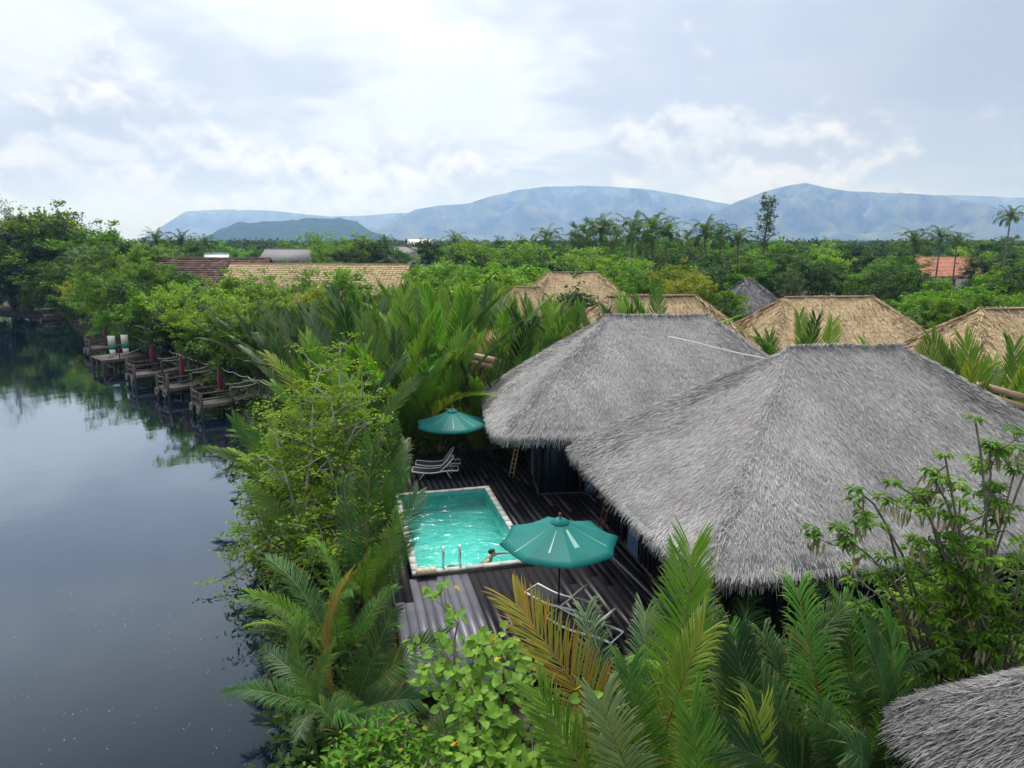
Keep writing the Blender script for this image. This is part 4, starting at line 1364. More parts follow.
def tree(key, x, y, h, where, group, seed=0, wide=1.0, label=None, z=LAND_Z):
    rng = random.Random(seed * 7 + int(x * 13) + int(y * 17))
    tm, cm, h0 = KINDS[key]
    s = h / h0
    cat = 'bush' if key.startswith('bush') else 'bamboo' if key == 'bamboo' else 'tree'
    t = thing(NAME.get(key, 'broadleaf_tree'), label or (LOOK[key] + ' ' + where), cat, (x, y, z - 0.1), rng.uniform(0, 6.28), group)
    t.scale = (s * wide, s * wide, s)
    place(tm, 'trunk', t)
    place(cm, 'crown', t)
    return t
# ------------------------------------------------------------------ piers, boardwalk
PW_D = Vector((-0.70, 0.714, 0))           # along the bank
PN = Vector((0.714, 0.70, 0))              # towards the shore
PZ = 0.85


def post(parent, p, z0, z1, w=0.13, mat='oldwood', name='post'):
    return MB().box((p[0], p[1], (z0 + z1) / 2), (w, w, z1 - z0)).build(name, M[mat], parent)


def rope(parent, a, b, sag=0.12):
    a, b = Vector(a), Vector(b)
    pts = [a + (b - a) * (i / 6) - Vector((0, 0, sag * 4 * (i / 6) * (1 - i / 6))) for i in range(7)]
    MB().tube(pts, 0.03, 5).build('rope', M['rope'], parent, smooth=True)


def closed_umbrella(p, label):
    t = thing('closed_umbrella', label, 'umbrella', p, 0, 'folded maroon umbrellas on the jetties')
    t.scale = (0.8, 0.8, 0.85)
    MB().tube([(0, 0, 0), (0, 0, 2.3)], 0.03, 6).build('pole', M['darkwood'], t)
    V, F = [], []
    n = 10
    prof = [(0.05, 2.34), (0.10, 2.15), (0.14, 1.8), (0.19, 1.4), (0.17, 1.15), (0.22, 0.85), (0.16, 0.72)]
    for i, (r, z) in enumerate(prof):
        for k in range(n):
            rr = r * (1.12 if k % 2 else 0.84)
            V.append((rr * math.cos(2 * math.pi * k / n + i * 0.12), rr * math.sin(2 * math.pi * k / n + i * 0.12), z))
            if i:
                F.append(((i - 1) * n + k, (i - 1) * n + (k + 1) % n, i * n + (k + 1) % n, i * n + k))
    MB().add(V, F).build('canopy', M['maroon'], t, smooth=True)
    MB().lathe([(0.20, 1.1), (0.205, 1.13), (0.20, 1.16)], 10).build('tie', M['sling'], t)
    MB().lathe([(0, 0), (0.25, 0), (0.25, 0.06), (0.05, 0.1)], 10).build('base', M['sling'], t)
    return t


def jetty(c, label, half=0.98, um=True, ul='', seed=0):
    rng = random.Random(seed)
    ang = math.atan2(PN.y, PN.x) + rng.uniform(-0.10, 0.10)   # local +X towards the shore, +Y along the bank
    t = thing('jetty', label, 'jetty', (c.x, c.y, PZ), ang, 'small timber jetties along the bank')
    n = 8
    for i in range(n):
        w = 2 * half / n
        o = MB().box((0, 0, 0), (2 * half, w - 0.03, 0.05)).build('plank', M['greywood'], t)
        o.location = (0, -half + (i + 0.5) * w, rng.uniform(-0.008, 0.008))
    for y in (-half + 0.05, half - 0.05):
        MB().box((0, y, -0.13), (2 * half + 0.1, 0.12, 0.18)).build('beam', M['greywood'], t)
    for x in (-half + 0.05, half - 0.05):
        MB().box((x, 0, -0.13), (0.12, 2 * half - 0.15, 0.17)).build('beam', M['greywood'], t)
    for sx in (-1, 1):
        for sy in (-1, 1):
            post(t, (sx * (half - 0.06), sy * (half - 0.06)), -2.2, 0.86 + rng.uniform(-0.06, 0.30), 0.14)
    for z in (0.36, 0.74):
        for (a, b) in (((-half, -half), (-half, half)), ((-half, -half), (half, -half)), ((-half, half), (half, half))):
            MB().beam((a[0] * 0.96, a[1] * 0.96, z), (b[0] * 0.96, b[1] * 0.96, z), 0.07, 0.09).build('rail', M['oldwood'], t)
    for i in range(1, 6 if seed != 2 else 3):
        y = -half + 2 * half * i / 6
        MB().box((-half * 0.96, y, 0.37), (0.06, 0.06, 0.70)).build('baluster', M['oldwood'], t)
    # whitewashed tyres hung as fenders on the river side
    for sy in (-1, 1):
        V, F = [], []
        R_, r_ = 0.22, 0.08
        for i in range(14):
            for k in range(7):
                a, b = 2 * math.pi * i / 14, 2 * math.pi * k / 7
                V.append((-half - 0.12 + r_ * math.sin(b), sy * (half - 0.25) + (R_ + r_ * math.cos(b)) * math.cos(a), -0.32 + (R_ + r_ * math.cos(b)) * math.sin(a)))
                F.append((i * 7 + k, ((i + 1) % 14) * 7 + k, ((i + 1) % 14) * 7 + (k + 1) % 7, i * 7 + (k + 1) % 7))
        MB().add(V, F).build('tyre', M['tyre'], t, smooth=True)
    # gangway to the boardwalk
    for i in range(7):
        o = MB().box((0, 0, 0), (0.26, 1.2, 0.045)).build('plank', M['greywood'], t)
        o.location = (half + 0.16 + i * 0.29, -half * 0.4, 0.005 + 0.03 * i)
        o.rotation_euler = (0, -0.1, 0)
    for sy in (-1, 1):
        MB().beam((half, -half * 0.4 + sy * 0.5, -0.08), (half + 2.1, -half * 0.4 + sy * 0.5, 0.12), 0.08, 0.12).build('stringer', M['oldwood'], t)
        p1 = (half + 2.0, -half * 0.4 + sy * 0.62)
        post(t, p1, -0.6, 1.15, 0.10)
        rope(t, (half, -half * 0.4 + sy * 0.62, 0.95), (p1[0], p1[1], 1.1))
    if um:
        q = c + PN * 0.75 + PW_D * 0.45
        closed_umbrella((q.x, q.y, PZ + 0.03), ul)
    return t


PIERS = [Vector((-19.3, 43.4, 0)), Vector((-24.0, 48.2, 0)), Vector((-28.7, 53.2, 0)), Vector((at(99, 347, z=0.85).x, at(99, 347, z=0.85).y, 0))]
jetty(PIERS[0], 'silvered timber jetty with tyres, closest along the bank, beside the gangway', ul='folded maroon umbrella on the closest jetty', seed=1)
jetty(PIERS[1], 'silvered timber jetty with tyres, second along the bank', ul='folded maroon umbrella on the second jetty along the bank', seed=2, half=0.88)
jetty(PIERS[2], 'silvered timber jetty with tyres, third along the bank, before the landing with green boards', ul='folded maroon umbrella on the third jetty, next to the landing stage', seed=3, half=1.04)
jetty(PIERS[3], 'dark timber jetty farthest up the bank under the trees', ul='folded maroon umbrella farthest up the bank', seed=4)
# landing stage with steps down to the water
lc = Vector((at(116, 357, z=1.0).x, at(116, 357, z=1.0).y, 0))
ang = math.atan2(PN.y, PN.x)
ls = thing('landing_stage', 'wide grey landing platform on tall piles with steps to the water', 'jetty', (lc.x, lc.y, 1.05), ang)
ls.scale = (0.78, 0.78, 0.9)
for i in range(10):
    o = MB().box((0, 0, 0), (4.6, 0.40, 0.06)).build('plank', M['greywood'], ls)
    o.location = (0.3, -2.1 + i * 0.43, 0)
for y in (-2.2, 0, 2.0):
    MB().box((0.3, y, -0.14), (4.7, 0.14, 0.2)).build('beam', M['greywood'], ls)
for x in (-1.9, 0.3, 2.5):
    for y in (-2.2, 0, 2.0):
        post(ls, (x, y), -2.6, -0.05, 0.17, name='pile')
for i in range(5):
    MB().box((1.0 + 0.1 * i, -2.6 - 0.28 * i, -0.18 - 0.22 * i), (1.0, 0.28, 0.05)).build('step', M['greywood'], ls)
MB().beam((-1.9, -2.28, -0.2), (0.3, -2.28, -1.5), 0.08, 0.08).build('brace', M['greywood'], ls)
MB().beam((2.5, -2.28, -0.2), (0.3, -2.28, -1.5), 0.08, 0.08).build('brace', M['greywood'], ls)
for x, y in ((2.5, -2.2), (-0.2, -2.2)):
    post(ls, (x, y), 0.03, 1.05, 0.10)
rope(ls, (2.5, -2.2, 1.0), (-0.2, -2.2, 0.35), 0.1)
for j, (dx, lab) in enumerate(((-0.2, 'white and green painted board on the landing stage, the one nearer the water'), (1.1, 'white and green painted board on the landing stage, the one nearer the trees'))):
    p = lc + PN * dx * 0.8 + PW_D * 0.2
    t = thing('painted_board', lab, 'sign', (p.x, p.y, 1.09), math.radians(10), 'painted boards on the landing stage')
    t.scale = (0.62, 0.7, 0.78)
    MB().box((0, 0, 1.75), (0.95, 0.05, 1.0)).build('upper_panel', M['white'], t)
    MB().box((0, 0, 0.98), (0.97, 0.06, 0.54)).build('middle_panel', M['green_paint'], t)
    MB().box((0, 0, 0.42), (0.8, 0.05, 0.58)).build('lower_panel', M['white'], t)
    for sx in (-1, 1):
        MB().box((sx * 0.42, 0.06, 1.1), (0.06, 0.06, 2.2)).build('leg', M['oldwood'], t)
# boardwalk along the bank behind the jetties
bw = thing('boardwalk', 'timber boardwalk with rope railing running behind the jetties', 'boardwalk', (0, 0, 0))
line = [PIERS[0] + PN * 3.2 - PW_D * 4.0, PIERS[0] + PN * 3.2, PIERS[2] + PN * 3.2, PIERS[3] + PN * 3.0]
prevp = None
rng = random.Random(2)
for a, b in zip(line[:-1], line[1:]):
    d = (b - a)
    n = int(d.length / 0.36)
    ang = math.atan2(d.y, d.x)
    for i in range(n):
        p = a + d * ((i + 0.5) / n)
        o = MB().box((0, 0, 0), (0.33, 1.5, 0.05)).build('plank', M['greywood'], bw)
        o.location = (p.x, p.y, 1.06 + rng.uniform(-0.01, 0.01))
        o.rotation_euler = (0, 0, ang)
        if i % 6 == 0:
            q = p - Vector((-d.y, d.x, 0)).normalized() * -0.7
            MB().box((q.x, q.y, 1.2), (0.10, 0.10, 2.0)).build('post', M['oldwood'], bw)
            if prevp is not None:
                rope(bw, prevp, (q.x, q.y, 2.1), 0.14)
            prevp = Vector((q.x, q.y, 2.1))
# moored boat with a cabin at the bend
bp_ = at(54, 320, z=0.0)
bt = thing('moored_boat', 'small dark wooden boat with open cabin moored at the river bend', 'boat', (bp_.x, bp_.y, 0), math.radians(65))
bt.scale = (0.62, 0.62, 0.72)
V, F = [], []
secs = [(-3.0, 0.5, 0.55), (-2.0, 0.95, 0.4), (0, 1.1, 0.36), (2.0, 0.9, 0.42), (3.3, 0.12, 0.85)]
for (x, w, z) in secs:
    V += [(x, -w, z + 0.25), (x, -w * 0.6, -0.25), (x, w * 0.6, -0.25), (x, w, z + 0.25)]
for i in range(4):
    for k in range(3):
        F.append((i * 4 + k, i * 4 + k + 1, i * 4 + 5 + k, i * 4 + 4 + k))
    F.append((i * 4 + 3, i * 4, i * 4 + 4, i * 4 + 7))
F += [(0, 1, 2, 3), (19, 18, 17, 16)]
MB().add(V, F).build('hull', M['greywood'], bt)
for x in (-1.7, 0.9):
    for y in (-0.8, 0.8):
        MB().box((x, y, 1.35), (0.12, 0.12, 1.7)).build('cabin_post', M['greywood'], bt)
MB().box((-0.4, 0, 2.25), (3.3, 2.0, 0.10)).build('cabin_roof', M['rooftile_grey'], bt)
MB().box((-0.4, 0, 0.95), (2.7, 1.7, 0.5)).build('cabin_wall', M['greywood'], bt)


# ------------------------------------------------------------------ houses behind
def tan_house(pxl, pyl, y, rz, Lr, run, W, ze, zr, label, mat='straw', under='straw_under', n=20000, seed=1, p=8, sw=0.07, group='straw thatched cottages behind the villa'):
    c = at(pxl, pyl, y=y)
    t = thing('thatched_cottage', label, 'building', (c.x, y, 0), math.radians(rz), group)
    thatch_roof(t, Lr, run, W, ze, zr, p=p, n=n, sw=sw, sl=0.46, seed=seed, rows=0.40, rowj=0.17, mat=mat, under=under, ridge_n=500, thick=0.3)
    hx, hy = Lr / 2 + run - 1.2, W / 2 - 1.2
    MB().box((0, 0, (0.4 + ze) / 2), (2 * hx, 2 * hy, ze - 0.2)).build('wall', M['plaster'], t)
    for k in range(3):
        MB().box((-hx + (2 * k + 1) * hx / 3, -hy - 0.02, 1.5), (1.1, 0.08, 1.9)).build('window', M['glass'], t)
    # pale ridge capping
    MB().box((0, 0, zr + 0.05), (Lr + 0.3, 0.35, 0.10)).build('ridge_cap', M['plankwood'], t)
    return t


tan_house(829, 300, 56.5, 6, 7.2, 4.0, 10.5, 2.8, 6.45, 'straw-coloured hipped cottage roof behind the ridge of the front hall', seed=21)
tan_house(653, 293, 46.0, 6, 5.8, 4.4, 9.5, 3.4, 7.35, 'straw-coloured cottage roof directly behind the rear hall ridge', seed=22)
tan_house(1012, 305, 41.5, 10, 4.2, 4.4, 9.5, 3.2, 6.95, 'straw-coloured cottage roof cut by the edge, behind the plank rail', seed=23)
tan_house(573, 273, 80.0, 4, 5.2, 4.4, 10.0, 3.5, 7.35, 'straw-coloured cottage roof with bush before it, farther of the joined pair', seed=24, n=12000, sw=0.10)
tan_house(527, 291, 60.0, -10, 1.6, 3.4, 7.4, 3.6, 7.0, 'small rounded straw roof with palm fronds before it', seed=25, n=10000, p=4, sw=0.09)
tan_house(748, 284, 78.0, 12, 0.3, 3.6, 7.4, 3.5, 6.75, 'small grey pointed thatch roof between green trees', mat='thatch_dark', under='thatch_under', seed=26, n=9000, sw=0.10, p=6)


def gable_house(name, label, x, y, rz, L, W, ze, zr, roofmat, wallmat='plaster', group=None, windows=3, over=0.5, gables=True, rows=0, tiles=None):
    t = thing(name, label, 'building', (x, y, LAND_Z - 0.1), math.radians(rz), group)
    hl, hw = L / 2, W / 2
    MB().add([(-hl, -hw, 0), (hl, -hw, 0), (hl, hw, 0), (-hl, hw, 0), (-hl, -hw, ze), (hl, -hw, ze), (hl, hw, ze), (-hl, hw, ze), (-hl, 0, zr - 0.12), (hl, 0, zr - 0.12)],
             [(0, 1, 5, 4), (2, 3, 7, 6), (1, 2, 6, 9, 5), (3, 0, 4, 8, 7)]).build('wall', M[wallmat], t)
    sl = (zr - ze) / hw
    e = hw + over
    rf = MB()
    for sg in (-1, 1):
        for dz in (0,):
            a = [(-hl - over, sg * e, zr - sl * e), (hl + over, sg * e, zr - sl * e), (hl + over, 0, zr), (-hl - over, 0, zr)]
            b = [(p[0], p[1], p[2] + 0.12) for p in a]
            rf.add(a + b, [(0, 1, 2, 3), (7, 6, 5, 4), (0, 4, 5, 1), (1, 5, 6, 2), (2, 6, 7, 3), (3, 7, 4, 0)])
    r = rf.build('roof', M[roofmat], t)
    MB().tube([(-hl - over, 0, zr + 0.14), (hl + over, 0, zr + 0.14)], 0.10, 6).build('ridge_cap', M[roofmat], r)
    if rows:
        rr = random.Random(3)
        for j in range(rows):
            f = (j + 0.5) / rows
            m = MB()
            yy = -e * f
            nn = int(L / 0.42)
            for k in range(nn):
                xx = -hl - over + (L + 2 * over) * (k + 0.5) / nn
                w = (L + 2 * over) / nn
                m.box((xx, yy, zr - sl * e * f + 0.15 + rr.uniform(-0.015, 0.015)), (w * rr.uniform(0.9, 1.04), e / rows * 1.12, 0.05), M=Matrix.Rotation(math.atan(sl) * 0.92, 3, 'X'))
            tag(m.build('thatch_course', M[tiles or roofmat], r), kind='stuff')
    for k in range(windows):
        wx = -hl + L * (k + 0.5) / windows
        w = MB().box((wx, -hw - 0.03, ze * 0.55), (min(1.2, L / windows * 0.5), 0.08, ze * 0.42)).build('window', M['glass'], t)
        MB().box((wx, -hw - 0.05, ze * 0.55 - ze * 0.23), (min(1.4, L / windows * 0.6), 0.14, 0.08)).build('sill', M['white'], w)
    return t


# long straw roof and dark brown roof beyond the palms
a, b = at(232, 270, y=88), at(410, 267, y=84)
gable_house('longhouse', 'long straw-coloured gable roof with vines creeping over it, beyond the palms', (a.x + b.x) / 2, 86, -9, (b - a).length - 1, 13.0, 2.6, 7.75, 'straw_under', 'plaster', windows=5, rows=26, tiles='straw')
a, b = at(162, 262, y=99), at(268, 264, y=95)
gable_house('longhouse', 'long dark brown gable roof beside the straw-coloured one', (a.x + b.x) / 2, 97, -8, (b - a).length - 1, 9.0, 4.6, 8.2, 'brown_thatch', 'plaster', windows=4, rows=14, tiles='brown_thatch')
p = at(217, 256, y=130)
gable_house('small_house', 'small pale blue sheet roof beyond the dark brown roof', p.x, 130, 15, 3.2, 4, 6.6, 8.2, 'blue_roof', windows=2)
p = at(290, 254, y=165)
gable_house('grey_house', 'wide grey roofed house with pale walls beyond the longhouse', p.x, 165, -6, 11, 8, 6.2, 8.6, 'rooftile_grey', windows=5)
p = at(402, 251, y=190)
gable_house('grey_house', 'grey roofed house beyond the end of the longhouse', p.x, 190, 20, 7, 7, 6.4, 9.0, 'rooftile_grey', windows=3)
p = at(420, 244, y=420)
gable_house('white_house', 'far white house among the trees below the mountains', p.x, 420, 10, 14, 10, 7, 11.5, 'plaster', windows=3)
p = at(953, 262, y=150)
rh = gable_house('red_roofed_house', 'white house with bright red tiled roof among the trees', p.x, 150, -4, 15.5, 8.5, 3.6, 7.0, 'rooftile_red', windows=4, rows=14)
MB().add([(2.2, -4.9, 3.3), (4.8, -4.9, 3.3), (3.5, -4.9, 5.0), (2.2, -2.4, 3.3), (4.8, -2.4, 3.3), (3.5, -2.4, 5.0)], [(0, 1, 2), (0, 3, 4, 1)]).build('gable', M['white'], rh)
g_ = MB()
for sg in (-1, 1):
    g_.beam((3.5 + sg * 1.55, -3.9, 3.25), (3.5, -3.9, 5.15), 2.4, 0.12, up=(sg * 1.0, 0, 1.0))
g_.build('gable_roof', M['rooftile_red'], rh)
for (px, py, yy, lab) in ((700, 258, 210, 'pale sheet roofed house between the coconut palms'), (648, 262, 150, 'small grey roofed shed among bright bushes')):
    p = at(px, py, y=yy)
    gable_house('small_house', lab, p.x, yy, random.Random(px).uniform(-20, 20), 9, 7, 4.5, 7.2, 'rooftile_grey', windows=2)
# plank parapets of an elevated walk seen between the palms
for (px0, py0, px1, py1, yy0, yy1, lab) in ((438, 348, 500, 362, 36.5, 35.0, 'pale brown plank rail of a walkway between nipa palms beside the rear hall'), (985, 386, 1040, 402, 25.5, 24.5, 'pale brown plank rail of a walkway beside the front hall roof')):
    a, b = at(px0, py0, y=yy0), at(px1, py1, y=yy1)
    t = thing('walkway_rail', lab, 'railing', (0, 0, 0), 0, 'plank walkway rails')
    for dz in (0.0, -0.34):
        MB().beam(a + Vector((0, 0, dz)), b + Vector((0, 0, dz)), 0.12, 0.22).build('board', M['plankwood'], t)
    MB().beam(a + Vector((0.0, 0.5, 0.0)), b + Vector((0, 0.5, 0.0)), 0.5, 0.08).build('cap', M['plankwood'], t)
    for f in (0.02, 0.5, 0.98):
        q = a + (b - a) * f
        MB().box((q.x, q.y + 0.12, q.z / 2 + 0.1), (0.14, 0.14, q.z + 0.1)).build('post', M['darkwood'], t)
# ------------------------------------------------------------------ palms by the river, behind the deck and in front of the villa
UPC = (0.0, -0.8, 0.6)           # leaf face turned up and to the camera


def hero_palm(x, y, label, fr, group='nipa palms close to the camera', z=LAND_Z):
    t = thing('nipa_palm', label, 'palm', (x, y, z), 0, group)
    m = MB()
    for i in range(5):
        a = i * 1.3
        m.tube([(0.15 * math.cos(a), 0.15 * math.sin(a), -0.3), (0.22 * math.cos(a), 0.22 * math.sin(a), 0.7)], [0.14, 0.07], 6)
    m.build('stem_base', M['bark'], t)
    for i, (px, py, yy, k, face, mat, rib) in enumerate(fr):
        a = i * 2.4
        frond_to(t, NEAR[k], (x + 0.2 * math.cos(a), y + 0.2 * math.sin(a), z + 0.2), at(px, py, y=yy), face, mat, rib)
    return t


B_ = 'rachis_brown'
hero_palm(2.45, 10.1, 'tall nipa palm with one broad upright fresh green frond before the hall eave', [
    (692, 552, 10.9, 0, (-0.15, -0.9, 0.3), 'nipa_bright', None),
    (703, 632, 9.4, 1, (-0.9, -0.5, 0.3), 'nipa_yellow', B_),
    (516, 604, 10.8, 3, (-0.2, -0.35, 1.0), 'nipa_orange', B_),
    (758, 716, 8.9, 4, (0.3, -0.5, 1.0), 'nipa_yellow', None),
    (585, 612, 11.6, 2, (-0.4, -0.6, 0.7), 'nipa_blue', None),
    (540, 694, 9.4, 4, (-0.4, -0.5, 0.8), 'nipa_bright', None),
    (645, 612, 12.3, 1, (-0.5, -0.8, 0.3), 'nipa_blue', None),
    (730, 625, 11.8, 2, (0.5, -0.7, 0.5), 'nipa', None),
    (600, 700, 8.6, 2, (-0.3, -0.7, 0.6), 'nipa_blue', None),
    (690, 712, 8.4, 3, (0.2, -0.7, 0.6), 'nipa', None),
    (628, 668, 9.2, 2, (-0.3, -0.8, 0.4), 'nipa', None),
])
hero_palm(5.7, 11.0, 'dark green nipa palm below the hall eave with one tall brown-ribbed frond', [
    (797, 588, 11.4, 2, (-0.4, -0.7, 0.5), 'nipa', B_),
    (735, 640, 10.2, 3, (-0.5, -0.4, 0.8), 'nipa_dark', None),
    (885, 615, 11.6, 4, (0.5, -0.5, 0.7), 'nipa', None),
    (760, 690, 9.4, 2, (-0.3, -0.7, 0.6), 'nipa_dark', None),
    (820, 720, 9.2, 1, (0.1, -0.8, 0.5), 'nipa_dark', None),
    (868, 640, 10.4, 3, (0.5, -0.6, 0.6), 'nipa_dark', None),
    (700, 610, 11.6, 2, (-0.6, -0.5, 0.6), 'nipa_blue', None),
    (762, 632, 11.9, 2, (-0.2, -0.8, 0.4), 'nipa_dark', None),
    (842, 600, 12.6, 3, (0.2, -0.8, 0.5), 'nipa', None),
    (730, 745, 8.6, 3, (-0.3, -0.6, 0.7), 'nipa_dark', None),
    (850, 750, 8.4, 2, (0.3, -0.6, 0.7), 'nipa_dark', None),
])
hero_palm(-3.7, 13.4, 'nipa palm on the bank leaning out over the river with an orange frond', [
    (226, 692, 13.2, 5, (-0.3, -0.3, 1.0), 'nipa', None),
    (348, 578, 14.6, 3, (-0.7, -0.2, 0.7), 'nipa_orange', B_),
    (300, 620, 13.2, 4, (-0.4, -0.4, 0.8), 'nipa', None),
    (262, 648, 14.8, 5, (-0.4, -0.2, 0.9), 'nipa_blue', None),
    (330, 655, 12.4, 3, (-0.4, -0.6, 0.7), 'nipa', None),
    (392, 610, 12.8, 1, (-0.2, -0.8, 0.4), 'nipa_dark', None),
    (440, 640, 12.4, 3, (0.3, -0.5, 0.8), 'nipa', None),
    (355, 715, 11.2, 4, (-0.2, -0.6, 0.8), 'nipa', None),
    (420, 700, 11.4, 3, (0.2, -0.6, 0.7), 'nipa_dark', None),
    (300, 735, 11.6, 4, (-0.3, -0.4, 0.9), 'nipa_blue', None),
])
hero_palm(-4.35, 18.6, 'nipa palm with upright fronds beside the pool ladder, between river and deck', [
    (372, 445, 19.8, 0, (-0.2, -0.9, 0.3), 'nipa', None),
    (418, 492, 20.2, 3, (0.5, -0.4, 0.7), 'nipa_blue', None),
    (408, 545, 18.2, 3, (0.4, -0.5, 0.7), 'nipa', None),
    (345, 480, 18.6, 2, (-0.4, -0.6, 0.5), 'nipa_dark', None),
    (398, 515, 18.2, 2, (0.2, -0.9, 0.3), 'nipa', None),
    (310, 550, 17.8, 4, (-0.6, -0.3, 0.7), 'nipa', None),
    (370, 560, 16.6, 2, (0.0, -0.8, 0.5), 'nipa_bright', None),
    (352, 590, 16.4, 3, (-0.2, -0.6, 0.7), 'nipa', None),
])
hero_palm(-5.0, 23.8, 'nipa palm between the river tree and the far pool corner', [
    (392, 425, 24.4, 1, (0.2, -0.9, 0.3), 'nipa', None),
    (372, 405, 24.6, 0, (-0.1, -0.9, 0.3), 'nipa_dark', None),
    (405, 470, 24.2, 3, (0.5, -0.5, 0.7), 'nipa', None),
    (350, 430, 24.0, 2, (-0.3, -0.8, 0.4), 'nipa_bright', None),
    (388, 480, 22.6, 2, (0.2, -0.8, 0.5), 'nipa', None),
    (405, 440, 25.6, 2, (0.3, -0.8, 0.5), 'nipa_blue', None),
])
rng = random.Random(77)
bankline = [(-6.0, 16.0), (-8.2, 21.5), (-11.0, 27.5), (-13.6, 34.0)]
for i, (x, y) in enumerate(bankline):
    nipa(x + 1.5, y, (3.0 + 0.4 * (i % 3)) if y < 30 else 2.4, 'nipa palm at the water edge leaning over the river', 'nipa palms at the water edge', 300 + i, n=9, tilt=(0.25, 0.85), lean=math.pi, kit=NEAR if y < 25 else NIPA, dead=0)
# thicket between the deck and the cottages
SPOTS = [(-7.0, 28.0, 5.8), (-8.6, 33.0, 6.0), (-5.6, 32.6, 6.6), (-3.6, 33.4, 5.4), (-1.4, 33.0, 4.6), (0.4, 37.6, 5.6), (-3.2, 36.6, 7.2), (-6.4, 36.4, 7.0), (-9.6, 37.2, 6.4), (-12.2, 38.6, 5.6),
         (-1.0, 40.2, 7.0), (1.6, 41.2, 6.4), (-4.6, 40.6, 7.4), (-8.0, 41.2, 6.8), (-11.2, 42.4, 6.4), (-14.0, 43.2, 5.6), (3.6, 43.0, 6.2), (-2.4, 44.6, 7.2), (-6.4, 45.2, 7.4), (-10.0, 46.4, 6.8),
         (-13.8, 47.0, 5.8), (-17.6, 49.6, 5.6), (5.2, 40.2, 6.0), (-16.4, 53.0, 5.4), (-20.6, 54.4, 5.6), (-12.0, 52.0, 5.6), (-7.6, 51.0, 6.4), (-3.4, 50.0, 7.2), (0.6, 47.4, 6.2), (-22.8, 58.6, 5.8),
         (-18.0, 59.0, 5.2), (-13.4, 58.2, 5.0), (-8.4, 57.2, 5.6), (-3.6, 56.2, 6.4), (6.2, 45.2, 6.0), (2.6, 52.5, 5.4), (-15.2, 45.8, 5.4), (-17.2, 47.6, 5.6), (-20.0, 51.0, 5.4), (-22.6, 53.6, 5.0), (-25.4, 56.4, 5.2), (-28.4, 59.6, 5.0)]
for i, (x, y, h) in enumerate(SPOTS):
    far = y > 44
    left = x < -9
    lab = ('nipa palm deep in the thicket before the longhouse' if far and not left else 'nipa palm in the thicket behind the boardwalk' if left else 'upright nipa palm in the thicket behind the farther umbrella')
    nipa(x, y, h, lab, 'nipa palms: ' + ('before the longhouse' if far and not left else 'behind the boardwalk' if left else 'behind the far umbrella'), 400 + i, n=10 if not far else 9,
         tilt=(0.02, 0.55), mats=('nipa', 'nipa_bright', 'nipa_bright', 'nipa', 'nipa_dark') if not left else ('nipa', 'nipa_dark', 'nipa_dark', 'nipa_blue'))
# palms behind the halls, on the side away from the river
for i, (px, py, yy, h) in enumerate(((948, 345, 30, 5.6), (985, 352, 29, 5.8), (1015, 365, 27, 5.6), (965, 380, 27.5, 4.8), (1030, 350, 31, 6.0), (925, 352, 33, 5.0), (812, 328, 37, 5.2), (782, 345, 36, 4.2), (652, 300, 41, 5.8), (1005, 395, 25.6, 4.0))):
    p = at(px, py, y=yy)
    nipa(p.x, yy, max(p.z - 0.2, 3.5), 'nipa palm behind the front hall roof' if px < 900 else 'bright nipa palm beside the front hall and the plank rail', 'nipa palms behind the halls: ' + ('inner' if px < 900 else 'outer'), 500 + i, n=10, tilt=(0.02, 0.6), mats=('nipa', 'nipa_bright', 'nipa_bright', 'nipa_yellow') if px > 900 else ('nipa', 'nipa_bright'))
# filler palms low in front of the front hall
for i, (x, y, h) in enumerate(((7.2, 13.0, 3.6), (3.9, 12.2, 3.9), (8.8, 12.6, 3.2), (6.3, 9.2, 3.2), (4.4, 9.0, 3.4), (10.2, 13.2, 3.4))):
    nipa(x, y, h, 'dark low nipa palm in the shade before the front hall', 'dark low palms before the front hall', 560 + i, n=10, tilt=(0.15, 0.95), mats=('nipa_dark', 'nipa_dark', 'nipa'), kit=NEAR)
for i, (x, y, h) in enumerate(((-2.2, 10.8, 2.6), (-0.6, 9.8, 2.4), (0.9, 9.2, 2.8))):
    nipa(x, y, h, 'low nipa palm under the heart-leaved shrub', 'low palms under the heart-leaved shrub', 580 + i, n=9, tilt=(0.2, 1.0), mats=('nipa_dark', 'nipa', 'nipa_blue'), kit=NEAR)

